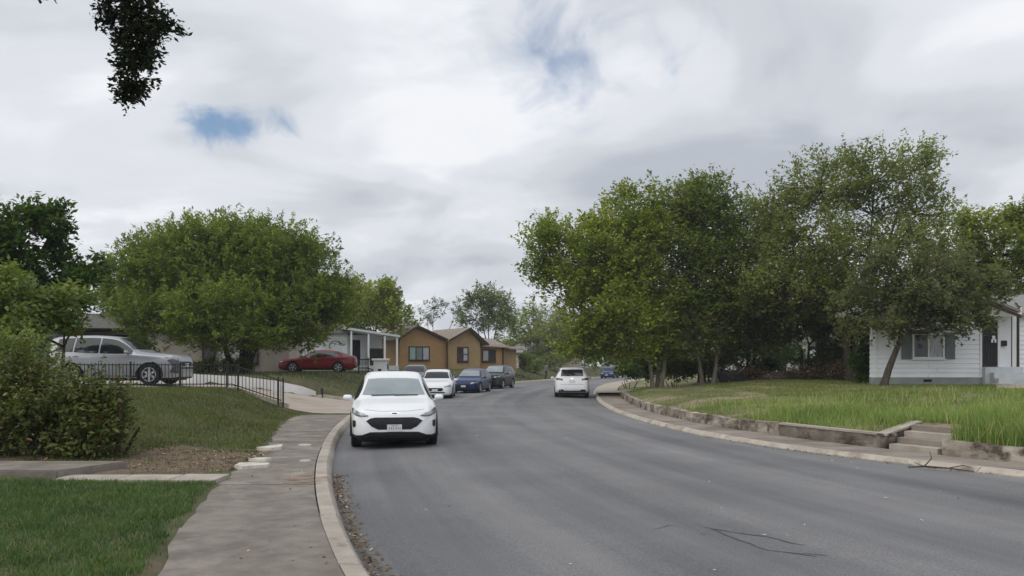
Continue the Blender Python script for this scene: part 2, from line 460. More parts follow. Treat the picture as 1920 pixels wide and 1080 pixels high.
# ------------------------------------------------------------------ the street: kerb lines as X(Y)
LK = pchip([(-14, 12.5), (-8, 7.2), (-3, 3.3), (0, 1.6), (3, 0.25), (6.82, -1.23), (11.4, -2.55), (15.3, -3.42), (23.3, -4.75), (30, -5.4), (36, -5.6), (42, -5.4), (51, -4.5), (60, -3.1), (70, -1.4), (80, 0.9), (95, 5.6), (110, 12), (125, 21), (140, 33)])
RK = pchip([(-14, 34), (-5, 24.0), (2, 17.2), (7, 12.7), (10, 10.2), (12.68, 8.2), (14.06, 7.33), (15.8, 6.38), (17.9, 5.5), (21.1, 4.65), (27.8, 4.0), (31, 3.92), (36, 4.05), (43.5, 4.55), (52, 5.3), (60, 6.3), (70, 8), (80, 10.2), (95, 14.4), (110, 20.6), (125, 29.5), (140, 41)])
SXf = pchip([(-14, 8.5), (-6, 3.2), (0, -0.4), (3, -1.65), (6.25, -2.79), (9.48, -3.66), (11, -4.02), (12.6, -4.3), (16.07, -4.97), (27.2, -6.95), (40, -7.0), (60, -4.9), (80, -1.0), (95, 3.5), (110, 9.6), (125, 18.5), (140, 30)])
WX = pchip([(-14, 38), (-5, 27.5), (0, 22.2), (5, 17.0), (10, 11.9), (13.8, 8.85), (15.6, 7.88), (16.4, 7.54), (19, 6.58), (24, 5.45), (28.8, 5.08), (33, 5.12), (39, 5.5), (44, 5.95), (52, 6.9), (60, 8.0), (70, 9.8), (80, 12), (95, 16.5), (110, 23), (125, 32), (140, 44)])


def perp(f, y):
    s = (f(y + 0.05) - f(y - 0.05)) / 0.1
    return np.sqrt(1 + s * s)


def slope(f, y):
    return float((f(y + 0.1) - f(y - 0.1)) / 0.2)


DR0, DR1 = 27.0, 36.6                        # the left driveway


def zL(x, y):
    x = np.asarray(x, float); y = np.asarray(y, float)
    d = np.maximum(SXf(y) - x, 0)
    near = 0.155 + 0.12 * sstep((d - 0.3) / 6)
    mound = 0.16 + 0.86 * sstep((y - 12.5) / 12.5) * sstep(d / (2.6 + np.maximum(26 - y, 0) * 0.14)) + 0.12 * sstep((d - 0.3) / 6) * (1 - sstep((y - 12.5) / 12.5))
    dr = 0.13 + 0.93 * sstep(d / 6.0)
    d2 = np.maximum(LK(y) - 0.3 - x, 0)
    far = 0.15 + 1.15 * sstep(d2 / 5.5)
    w1 = sstep((y - 10.8) / 1.2)
    w2 = sstep((y - (DR0 - 0.25)) / 0.4)
    w3 = sstep((y - (WY(x) + 0.12)) / 0.4)
    z = near * (1 - w1) + mound * w1
    z = z * (1 - w2) + dr * w2
    return z * (1 - w3) + far * w3


WY = lambda x: np.interp(x, [-30, -16.2, -12.6, -9.35, -8.8, -5], [31.0, 31.2, 31.8, 35.7, 36.6, 36.8])   # far edge of the driveway
STEP_A = Vector((0.80, 0.60, 0))             # direction up the garden steps
STEP_P0, STEP_P1 = Vector((7.60, 16.25, 0)), Vector((8.12, 15.15, 0))


def in_steps(x, y, m=0.0):
    n = Vector((-STEP_A.y, STEP_A.x, 0))
    rx, ry = x - STEP_P0.x, y - STEP_P0.y
    u = rx * STEP_A.x + ry * STEP_A.y
    v = rx * n.x + ry * n.y
    w0 = (STEP_P1 - STEP_P0).dot(n)
    return (u > -0.6 - m) & (u < 1.35 + m) & (v < 0.02 + m) & (v > w0 - 0.02 - m)


def zR(x, y, carve=True):
    x = np.asarray(x, float); y = np.asarray(y, float)
    d = np.maximum(x - WX(y), 0)
    yard = 0.32 + 0.24 * sstep(d / 1.6) + 0.36 * sstep((d - 1.2) / 8)
    road = 0.14 + 0.8 * sstep(d / 9)
    w = sstep((y - 43.6) / 2.0)
    z = yard * (1 - w) + road * w
    if carve:
        z = np.where(in_steps(x, y), 0.06, z)
    return z


def strip(name, rows, colfun, mat, kind='structure', uv=False, smooth=True, parent=None):
    """sheet: rows of Y values, colfun(Y) -> (x array, z array)"""
    vs = []; us = []
    for y in rows:
        xs, zs = colfun(y)
        k = len(xs)
        vs.append(np.stack([xs, np.full(k, y), zs], 1))
        us.append(np.stack([xs - xs[0], np.full(k, y)], 1))
    n = len(rows)
    V = np.concatenate(vs); U = np.concatenate(us)
    i = np.arange(n - 1)[:, None] * k; j = np.arange(k - 1)[None, :]
    a = (i + j).ravel()
    F = np.stack([a, a + 1, a + k + 1, a + k], 1)
    o = obj_np(name, V, F, mat, parent, smooth)
    if kind:
        tag(o, kind=kind)
    if uv:
        l = o.data.uv_layers.new(name='UVMap')
        l.data.foreach_set('uv', U[F.ravel()].astype(np.float32).ravel())
    return o


YR = np.concatenate([np.arange(-14, 0, 1.0), np.arange(0, 46, 0.4), np.arange(46, 140.1, 1.0)])


def road_cols(y):
    a, b = float(LK(y)), float(RK(y))
    t = np.linspace(-0.01, 1.01, 22)
    x = a + (b - a) * t
    return x, 0.075 * (1 - (2 * t - 1) ** 2) - 0.002


road = strip('road', YR, road_cols, MT['asphalt'], uv=True)
tag(road, 'grey asphalt street curving to the right between the kerbs')
random.seed(41)


def seam(pix, w):
    pts = []
    for (x, y) in pix:
        Y = FPX * (CAM_H - .06) / (y - HOR); pts.append(Vector(((x - 960) * Y / FPX, Y, 0)))
    fine_ = []
    for a_, b_ in zip(pts, pts[1:]):
        n_ = max(2, int((b_ - a_).length / .12))
        fine_ += [a_.lerp(b_, i / n_) + Vector((random.uniform(-.02, .02), random.uniform(-.02, .02), 0)) for i in range(n_)]
    V, F = [], []
    for i, p in enumerate(fine_):
        q = fine_[min(i + 1, len(fine_) - 1)] - fine_[max(i - 1, 0)]
        nn = Vector((-q.y, q.x, 0)).normalized() * w * .75 * random.uniform(.35, 1.0) * (.4 if i in (0, len(fine_) - 1) else 1)
        for v in (p + nn, p - nn):
            t = (v.x - float(LK(v.y))) / (float(RK(v.y)) - float(LK(v.y)))
            V.append((v.x, v.y, .075 * (1 - (2 * t - 1) ** 2) + .003))
        if i: F.append((2 * i - 2, 2 * i - 1, 2 * i + 1, 2 * i))
    tag(obj_np('road_seam', np.array(V), np.array(F), MT['tar']), kind='structure')


seam([(1318, 988), (1370, 998), (1440, 1008), (1500, 1022), (1522, 1024)], .022)
seam([(1335, 992), (1390, 1014), (1440, 1032), (1500, 1038), (1565, 1051)], .026)
seam([(1500, 1036), (1540, 1042), (1562, 1043)], .012)
seam([(1225, 992), (1255, 985), (1290, 988)], .014)
seam([(1310, 1000), (1335, 1006)], .03)
seam([(785, 1020), (822, 1021)], .01)
seam([(905, 762), (945, 764)], .05)
# far ground to the horizon
g = np.array([(-900, -150, -0.12), (900, -150, -0.12), (900, 1200, -0.12), (-900, 1200, -0.12)])
tag(obj_np('ground', g, [[0, 1, 2, 3]], MT['far']), kind='structure')

DL = np.concatenate([[-0.14, 0.0, 0.12, 0.3], np.arange(0.6, 6, 0.35), np.arange(6, 14, 0.8), [16, 19, 23, 28, 35, 45, 60, 90, 130]])


def left_cols(y):
    x0 = float(SXf(y)) if y < 26.6 else float(LK(y)) - 0.22 * float(perp(LK, y))
    x = x0 - DL
    z = zL(x, y); z[0] = 0.09
    if y < 26.6: z[1] = min(z[1], 0.14)
    return x[::-1], z[::-1]


YT = np.unique(np.concatenate([np.arange(-14, 8, 1.0), np.arange(8, 46, 0.3), np.arange(46, 140.1, 1.5)]))
lawn_l = strip('lawn', [y for y in YT if y < 26.6], left_cols, MT['soil'])
lawn_l2 = strip('lawn', [y for y in YT if y >= 26.2], left_cols, MT['soil'])
DRR = np.concatenate([np.arange(0.0, 3.4, 0.18), np.arange(3.4, 12, 0.6), [13, 15, 18, 22, 28, 36, 50, 75, 120]])


def right_cols(y):
    x = float(WX(y)) + 0.05 + DRR
    return x, zR(x, np.full_like(x, y))


YTR = np.unique(np.concatenate([np.arange(-14, 11, 1.0), np.arange(11, 24, 0.2), np.arange(24, 46, 0.5), np.arange(46, 140.1, 1.5)]))
lawn_r = strip('lawn', YTR, right_cols, MT['soil_r'])


# kerbs in cast lengths ------------------------------------------------
def kerb(name, f, side, y0, y1, seg, mat, h=0.15, cuts=(), kw=0.25):
    root = empty(name); tag(root, kind='structure')
    y = y0
    prof = [(0.0, -0.05), (0.0, 0.02), (0.05 * kw / .25, h - 0.03), (0.085 * kw / .25, h), (kw, h + 0.004), (kw, -0.05)]
    while y < y1 - 0.01:
        L_ = seg * random.uniform(0.85, 1.15)
        ye = min(y + L_, y1)
        ys = np.linspace(y + 0.006, ye - 0.006, 5)
        V = []
        dz = random.uniform(-0.006, 0.006); dx = random.uniform(-0.008, 0.008)
        for yy in ys:
            pf = float(perp(f, yy)); hh = 1.0
            for (c0, c1, hl) in cuts:
                if c0 < yy < c1: hh = hl
                elif c0 - 1.2 < yy <= c0: hh = min(hh, hl + (1 - hl) * (c0 - yy) / 1.2)
                elif c1 <= yy < c1 + 1.2: hh = min(hh, hl + (1 - hl) * (yy - c1) / 1.2)
            for (o_, z_) in prof:
                V.append((float(f(yy)) + side * (o_ + dx) * pf, yy, (z_ * hh if z_ > 0 else z_) + dz))
        k = len(prof)
        bm = bmesh.new()
        vv = [bm.verts.new(v) for v in V]
        for a in range(4):
            for b in range(k):
                c = (b + 1) % k
                bm.faces.new((vv[a * k + b], vv[a * k + c], vv[(a + 1) * k + c], vv[(a + 1) * k + b]))
        bm.faces.new(vv[:k]); bm.faces.new(vv[-k:])
        obj_bm('kerb_length', bm, mat, root, 35)
        y = ye
    return root


random.seed(11)
tag(kerb('kerb', LK, -1, -6, 60, 2.6, MT['kerb'], cuts=[(DR0 + 0.5, DR1 - 0.3, 0.35)]), 'worn grey concrete kerb along the sidewalk side of the street')
tag(kerb('kerb', LK, -1, 60, 130, 7.0, MT['kerb_pale']), 'pale far kerb before the green verge and the walking person')
tag(kerb('kerb', RK, 1, 0, 44.5, 2.8, MT['kerb_pale'], h=0.095, kw=0.17), 'pale kerb below the retaining wall and overgrown yard')
tag(kerb('kerb', RK, 1, 44.5, 130, 7.0, MT['kerb_pale'], h=0.095, kw=0.17), 'pale far kerb under the right hand trees')


# sidewalks of cast slabs ----------------------------------------------
def sidewalk(name, inner, outer, ys, mat, z0=0.15, jag=0.0, label=None):
    root = empty(name); tag(root, label, kind='structure')
    for a, b in zip(ys, ys[1:]):
        rows = np.linspace(a + 0.008, b - 0.008, max(3, int((b - a) / 0.35)))
        bm = bmesh.new()
        top = []
        dz = random.uniform(-0.007, 0.007)
        for yy in rows:
            xi, xo = inner(yy), outer(yy)
            xo += (random.uniform(-jag, jag) if jag else 0)
            xs = np.linspace(xi, xo, 4)
            top.append([bm.verts.new((x, yy, z0 + dz)) for x in xs])
        bot = [[bm.verts.new((v.co.x, v.co.y, -0.03)) for v in r] for r in top]
        n, k = len(rows), 4
        for i in range(n - 1):
            for j in range(k - 1):
                bm.faces.new((top[i][j], top[i][j + 1], top[i + 1][j + 1], top[i + 1][j]))
            bm.faces.new((top[i][0], top[i + 1][0], bot[i + 1][0], bot[i][0]))
            bm.faces.new((top[i][-1], top[i + 1][-1], bot[i + 1][-1], bot[i][-1]))
        for i in (0, n - 1):
            for j in range(k - 1):
                bm.faces.new((top[i][j], top[i][j + 1], bot[i][j + 1], bot[i][j]))
        obj_bm('slab', bm, mat, root)
    return root


random.seed(5)
sidewalk('sidewalk', lambda y: float(LK(y) - 0.262 * perp(LK, y)), lambda y: float(SXf(y)) - 0.02,
         [-6, -2.5, 1.0, 3.4, 5.2, 8.1, 11.05, 14.0, 17.1, 20.2, 23.5, 26.75], MT['sidewalk'], 0.15, 0.06, 'cracked grey sidewalk running beside the near kerb')
sidewalk('sidewalk', lambda y: float(RK(y) + 0.182 * perp(RK, y)), lambda y: float(WX(y)) - 0.02,
         [2, 5, 8, 11, 13.0, 14.9, 16.6, 18.6, 21, 24, 27.5, 31, 35, 39.5, 44.2], MT['path_r'], 0.093, 0.0, 'brown stained sidewalk below the low retaining wall')
sidewalk('sidewalk', lambda y: float(RK(y) + 0.182 * perp(RK, y)), lambda y: float(WX(y)) - 0.02,
         [51.5, 57, 63, 70, 80, 92, 105, 120], MT['drive'], 0.098, 0.0, 'pale far sidewalk curving away under the trees')

# driveways -------------------------------------------------------------
xs_d = np.concatenate([[0.0, 0.25], np.arange(0.5, 20, 0.5)])


def drive_cols(y):
    flare = 0.0
    x0 = float(LK(y)) - 0.262 * float(perp(LK, y))
    x = x0 - xs_d
    z = np.where(y > WY(x) + 0.1, zL(x, y) - 0.3, np.maximum(zL(x, y), 0.08) + 0.018)
    return x[::-1], z[::-1]


drv = strip('driveway', np.arange(DR0 - 0.05, DR1 + 0.15, 0.3), drive_cols, MT['drive'])
tag(drv, 'tan concrete driveway rising from the street past the white wall')


def drive_r(y):
    x0 = float(RK(y)) + 0.182 * float(perp(RK, y))
    x = x0 + np.arange(0, 13, 0.6)
    return x, np.maximum(zR(x, np.full_like(x, y)), 0.09) + 0.02


tag(strip('driveway', np.arange(44.6, 51.4, 0.5), drive_r, MT['drive']), 'pale driveway apron beside the far white vehicle', kind='structure')

# ------------------------------------------------------------------ vegetation builders
def leaf_quads(P, l, w, rng, up=0.75, U=None):
    n = len(P)
    nv = rng.normal(size=(n, 3)); nv[:, 2] = np.abs(nv[:, 2]) + up
    nv /= np.linalg.norm(nv, axis=1)[:, None]
    u = rng.normal(size=(n, 3)) if U is None else U + rng.normal(size=(n, 3)) * 0.45
    u -= nv * np.sum(u * nv, 1)[:, None]
    u /= np.linalg.norm(u, axis=1)[:, None] + 1e-9
    v = np.cross(nv, u)
    sc = rng.uniform(0.5, 1.55, (n, 1))
    a = u * l * 0.5 * sc; b = v * w * 0.5 * sc
    V = np.stack([P - a, P + b - a * 0.1, P + a, P - b - a * 0.1], 1).reshape(-1, 3)
    F = np.arange(n * 4).reshape(n, 4)
    return V, F


def crown_points(ells, n_leaves, n_lumps, rng, spray=0.7, rad=0.16, per=22, outb=0.6, upb=0.5, hollow=0.45, lump_r=0.28):
    """leaf positions along shoots that leave lumps spread through the crown ellipsoids; returns points, shoot dirs, lump centres by ellipsoid"""
    tot = sum(e[6] for e in ells)
    P, D, lumps = [], [], []
    for e in ells:
        c = np.array(e[:3]); r = np.array(e[3:6])
        nl = max(3, int(n_lumps * e[6] / tot))
        d = rng.normal(size=(nl, 3)); d /= np.linalg.norm(d, axis=1)[:, None]
        rho = rng.uniform(hollow, 0.95, nl) ** 0.8
        lc = c + d * rho[:, None] * r
        lumps.append(lc)
        ns = max(1, int(n_leaves * e[6] / tot / per))
        k = rng.integers(0, nl, ns)
        wt = rng.uniform(0.5, 1.4, nl)
        base = lc[k] + rng.normal(size=(ns, 3)) * (r * lump_r * wt[k][:, None] * 0.6)
        q_ = (base - c) / r; ql = np.linalg.norm(q_, axis=1)[:, None] + 1e-6
        base = c + r * q_ * np.minimum(1.0, rng.uniform(.88, 1.0, (ns, 1)) / ql)
        od = (base - c) / r; od /= np.linalg.norm(od, axis=1)[:, None] + 1e-6
        sh = od * outb + np.array([0, 0, upb]) + rng.normal(size=(ns, 3)) * 0.38
        sh /= np.linalg.norm(sh, axis=1)[:, None]
        ln = spray * rng.uniform(0.5, 1.3, ns)
        t = rng.uniform(0, 1, (ns, per))
        pos = base[:, None, :] + sh[:, None, :] * (t * ln[:, None])[:, :, None] + rng.normal(size=(ns, per, 3)) * (rad * (1.05 - 0.75 * t))[:, :, None]
        P.append(pos.reshape(-1, 3)); D.append(np.repeat(sh, per, 0))
    return np.concatenate(P), np.concatenate(D), lumps


def tree(name, label, base, forks, ells, leafmat, leaf=(0.16, 0.08), n=20000, lumps=60, seed=1, tr=0.16, bark='bark', group=None, cat='tree', twig=0.02, zmin=None, **kw):
    rng = np.random.default_rng(seed)
    random.seed(seed)
    base = Vector(base)
    root = empty(name, base)
    tag(root, label, cat, group)
    rel = [(e[0] - base.x, e[1] - base.y, e[2] - base.z, *e[3:]) for e in ells]
    P, D, lc = crown_points(rel, n, lumps, rng, **kw)
    if zmin is not None:
        k = P[:, 2] > zmin - base.z
        P, D = P[k], D[k]
    V, F = leaf_quads(P, leaf[0], leaf[1], rng, U=D)
    obj_np('crown', V, F, leafmat, root)
    bm = bmesh.new()
    fk = []
    for (sx, sy, sz, fx, fy, fz) in forks:                       # one stem: start offset, fork offset
        a = Vector((sx, sy, sz - 0.15)); b = Vector((fx, fy, fz))
        pts, rad = [], []
        for i in range(7):
            t = i / 6
            p = a.lerp(b, t) + Vector((math.sin(t * 3.1 + seed) * 0.06, math.cos(t * 2.3 + seed) * 0.06, 0)) * min(1, t * 3) * (b - a).length * 0.35
            if i == 6: p = b
            pts.append(p); rad.append(tr * (1.25 - 0.55 * t) * (1.25 if i == 0 else 1))
        bm_tube(bm, pts, rad, 9)
        fk.append(b)
    for e, lcs in zip(rel, lc):
        c = Vector(e[:3])
        f = min(fk, key=lambda q: (q - c).length)
        mid = f.lerp(c, 0.5) + Vector((random.uniform(-.2, .2), random.uniform(-.2, .2), -0.08 * (c - f).length))
        limb = [f, f.lerp(mid, .5), mid, mid.lerp(c, .5), c]
        r0 = tr * 0.55
        bm_tube(bm, limb, [r0, r0 * .85, r0 * .65, r0 * .5, r0 * .3], 6)
        for q in lcs:
            q = Vector(q)
            s = min(limb[1:], key=lambda w_: (w_ - q).length + random.uniform(0, 0.5))
            m_ = s.lerp(q, .55) + Vector((random.uniform(-.12, .12), random.uniform(-.12, .12), random.uniform(-.15, .1))) * (q - s).length
            bm_tube(bm, [s, m_, q, q + (q - m_) * 0.5], [twig * 1.7, twig * 1.1, twig * .6, twig * .25], 4, cap=False)
    obj_bm('trunk', bm, MT[bark], root, 60)
    return root


def ell(x, y, rx, ry, Y, depth=None, w=None, dY=0.0):
    """crown lobe centred on photo pixel (x,y) at depth Y; radii in pixels there"""
    p = at(x, y, Y + dY); k = (Y + dY) / FPX
    ax, az = rx * k, ry * k
    ay = depth if depth else 0.85 * ax
    return (p.x, p.y, p.z, ax, ay, az, w if w else ax * az)


def bush(name, label, base, ells, leafmat, leaf, n, lumps, seed, group=None, cat='bush', stem=0.02, **kw):
    base = Vector(base)
    rng = np.random.default_rng(seed)
    forks = []
    for k in range(5):
        a = rng.uniform(-0.25, 0.25, 2)
        forks.append((a[0], a[1], 0, a[0] * 2.5, a[1] * 2.5, 0.35 + 0.2 * rng.random()))
    return tree(name, label, base, forks, ells, leafmat, leaf, n, lumps, seed, stem * 1.4, 'bark', group, cat, twig=stem * 0.5, zmin=base.z + 0.02, **kw)


def blades(name, P, h0, h1, w, mat, seed, label=None, cat='grass', lean=0.5):
    """grass: one tapering two-face blade per point"""
    rng = np.random.default_rng(seed)
    n = len(P)
    a = rng.uniform(0, 2 * math.pi, n)
    h = rng.uniform(h0, h1, n)
    s = np.stack([np.cos(a), np.sin(a), np.zeros(n)], 1) * w * 0.5 * rng.uniform(.7, 1.3, (n, 1))
    b = rng.uniform(0, 2 * math.pi, n)
    le = np.stack([np.cos(b), np.sin(b), np.zeros(n)], 1) * (h * rng.uniform(0.1, lean, n))[:, None]
    up = np.zeros((n, 3)); up[:, 2] = h
    m = P + up * 0.55 + le * 0.3
    tip = P + up + le
    V = np.stack([P - s, P + s, m + s * .7, m - s * .7, tip + s * 0.12, tip - s * 0.12], 1).reshape(-1, 3)
    i = np.arange(n) * 6
    F = np.concatenate([np.stack([i, i + 1, i + 2, i + 3], 1), np.stack([i + 3, i + 2, i + 4, i + 5], 1)])
    o = obj_np(name, V, F, mat)
    return tag(o, label, cat, kind='stuff')


# ------------------------------------------------------------------ vehicles
def paint(name, c, c2=None, rough=0.35, metal=0.0):
    m, t, b, L = new_mat(name)
    b.inputs['Metallic'].default_value = metal
    b.inputs['Roughness'].default_value = rough
    b.inputs['Coat Weight'].default_value = 0.4
    b.inputs['Specular IOR Level'].default_value = 0.35
    b.inputs['Coat Roughness'].default_value = 0.05
    if max(c) < .15:
        b.inputs['Coat Weight'].default_value = 0.1
        b.inputs['Specular IOR Level'].default_value = 0.25
    tc = N(t, 'ShaderNodeTexCoord')
    n = N(t, 'ShaderNodeTexNoise', inp={'Scale': 2.5, 'Detail': 5.0}); L(tc.outputs['Object'], n.inputs['Vector'])
    c2 = c2 or tuple(v * 0.9 for v in c)
    r = ramp(t, [(0.3, c), (0.75, c2)], n.outputs['Fac']); L(r.outputs[0], b.inputs['Base Color'])
    return m


CM = {
    'white': paint('white car paint', (0.80, 0.82, 0.84)),
    'silver': paint('silver car paint', (0.36, 0.37, 0.40), rough=0.3, metal=0.35),
    'red': paint('dark red car paint', (0.20, 0.008, 0.016), rough=0.3),
    'blue': paint('navy car paint', (0.010, 0.033, 0.115), rough=0.3),
    'dark': paint('black car paint', (0.008, 0.010, 0.018), rough=0.3),
    'grey': paint('dull grey car paint', (0.13, 0.13, 0.13)),
}
CM['glass'] = M('tinted car glass', (0.016, 0.02, 0.022), rough=0.04, spec=0.5)
CM['screen'] = M('pale grey windscreen', (0.28, 0.325, 0.335), (0.20, 0.24, 0.25), 1.6, 0.1, spec=0.7, coat=0.6)  # pale grey-teal base colour under a glossy coat
CM['black'] = M('black plastic', (0.008, 0.008, 0.009), (0.016, 0.016, 0.017), 12, 0.5)
CM['tyre'] = M('tyre rubber', (0.012, 0.012, 0.012), (0.022, 0.021, 0.02), 20, 0.85)
CM['alloy'] = M('alloy rim', (0.55, 0.56, 0.58), rough=0.3, metal=0.8)
CM['lamp'] = M('headlamp lens', (0.42, 0.44, 0.46), (0.20, 0.21, 0.225), 14.0, 0.08, spec=0.8, coat=1.0)
CM['lampdark'] = M('headlamp bezel', (0.05, 0.052, 0.058), rough=0.2, spec=0.7)
CM['tail'] = M('tail lamp', (0.16, 0.012, 0.014), rough=0.12, spec=0.7)
CM['plate'] = M('number plate', (0.60, 0.60, 0.62), rough=0.5)
CM['mark'] = M('plate marking', (0.25, 0.25, 0.29), rough=0.6)
CM['chrome'] = M('chrome', (0.75, 0.76, 0.78), rough=0.12, metal=1.0)
CM['badge'] = M('dark blue badge', (0.02, 0.035, 0.11), rough=0.2, spec=0.7)

SUV = dict(L=4.6, W=1.88, H=1.67, wb=2.70, fo=0.89, wr=0.355,
           top=[(0, .56), (.04, .70), (.10, .80), (.22, .87), (.5, .935), (1.0, .995), (1.3, 1.04), (1.75, 1.30), (2.1, 1.485), (2.45, 1.575), (3.0, 1.625), (3.6, 1.62), (4.05, 1.57), (4.22, 1.52), (4.38, 1.28), (4.5, 1.02), (4.57, .85), (4.6, .62)],
           belt=[(0, .51), (.06, .62), (.15, .70), (.35, .78), (1.0, .88), (1.5, .94), (3.0, 1.03), (4.0, 1.08), (4.35, 1.06), (4.5, .90), (4.6, .56)],
           low=[(0, .30), (.05, .225), (.2, .20), (.6, .20), (4.1, .22), (4.4, .28), (4.55, .36), (4.6, .45)],
           wid=[(0, .60), (.03, .70), (.10, .80), (.22, .885), (.45, .95), (.9, 1.0), (3.7, 1.0), (4.2, .96), (4.42, .91), (4.54, .83), (4.6, .68)],
           roof=[(0, .80), (.3, .78), (1.2, .80), (1.6, .76), (2.1, .70), (3.2, .69), (4.1, .66), (4.4, .74), (4.6, .80)],
           ws=(1.10, 1.445), glass=(1.50, 4.02), pillars=(2.62, 3.55), clad=True)
SEDAN = dict(L=4.75, W=1.84, H=1.45, wb=2.78, fo=0.93, wr=0.33,
             top=[(0, .52), (.05, .64), (.15, .73), (.5, .82), (1.0, .89), (1.35, .95), (1.9, 1.22), (2.3, 1.385), (2.75, 1.45), (3.2, 1.42), (3.7, 1.29), (4.1, 1.12), (4.35, 1.065), (4.62, 1.03), (4.7, .88), (4.75, .58)],
             belt=[(0, .48), (.06, .57), (.2, .67), (.5, .74), (1.4, .86), (3.0, .92), (4.2, .97), (4.55, .93), (4.7, .74), (4.75, .52)],
             low=[(0, .36), (.05, .25), (.2, .19), (.6, .18), (4.2, .19), (4.6, .27), (4.75, .4)],
             wid=[(0, .64), (.03, .74), (.12, .86), (.25, .92), (.5, .97), (1.0, 1.0), (3.8, 1.0), (4.3, .95), (4.6, .88), (4.7, .80), (4.75, .68)],
             roof=[(0, .80), (.3, .78), (1.3, .80), (1.8, .73), (2.3, .67), (3.2, .66), (3.9, .70), (4.3, .80), (4.75, .80)],
             ws=(1.0, 1.37), glass=(1.62, 3.95), pillars=(2.72, 3.62), clad=False)
CROSS = dict(SUV, L=4.4, W=1.82, H=1.58, wb=2.6, fo=0.86, clad=False)
for k_ in ('top', 'belt', 'low', 'wid', 'roof'):
    CROSS[k_] = [(s * 4.4 / 4.6, (v * 0.945 if k_ in ('top', 'belt') else v)) for s, v in SUV[k_]]
CROSS['ws'] = (1.06, 1.38); CROSS['glass'] = (1.45, 3.85); CROSS['pillars'] = (2.5, 3.4)
BIG = dict(SUV, L=4.72, W=1.86, H=1.75, wb=2.71, fo=0.95, wr=0.37)
for k_ in ('top', 'belt', 'low', 'wid', 'roof'):
    BIG[k_] = [(s * 4.72 / 4.6, (v * 1.045 if k_ in ('top', 'belt') else v)) for s, v in SUV[k_]]
BIG['top'] = [(0, .78), (.03, .92), (.08, 1.00), (.2, 1.06), (.5, 1.095), (1.0, 1.135), (1.35, 1.18), (1.8, 1.47), (2.1, 1.65), (2.45, 1.72), (3.05, 1.75), (3.7, 1.74), (4.3, 1.69), (4.45, 1.64), (4.58, 1.32), (4.66, 1.06), (4.7, .9), (4.72, .64)]
BIG['belt'] = [(0, .62), (.06, .76), (.15, .87), (.35, .95), (1.0, 1.02), (1.5, 1.05), (3.0, 1.08), (4.0, 1.13), (4.45, 1.1), (4.6, .92), (4.72, .58)]
BIG['ws'] = (1.25, 1.63); BIG['glass'] = (1.56, 4.2); BIG['pillars'] = (2.7, 3.6)

_car_cache = {}


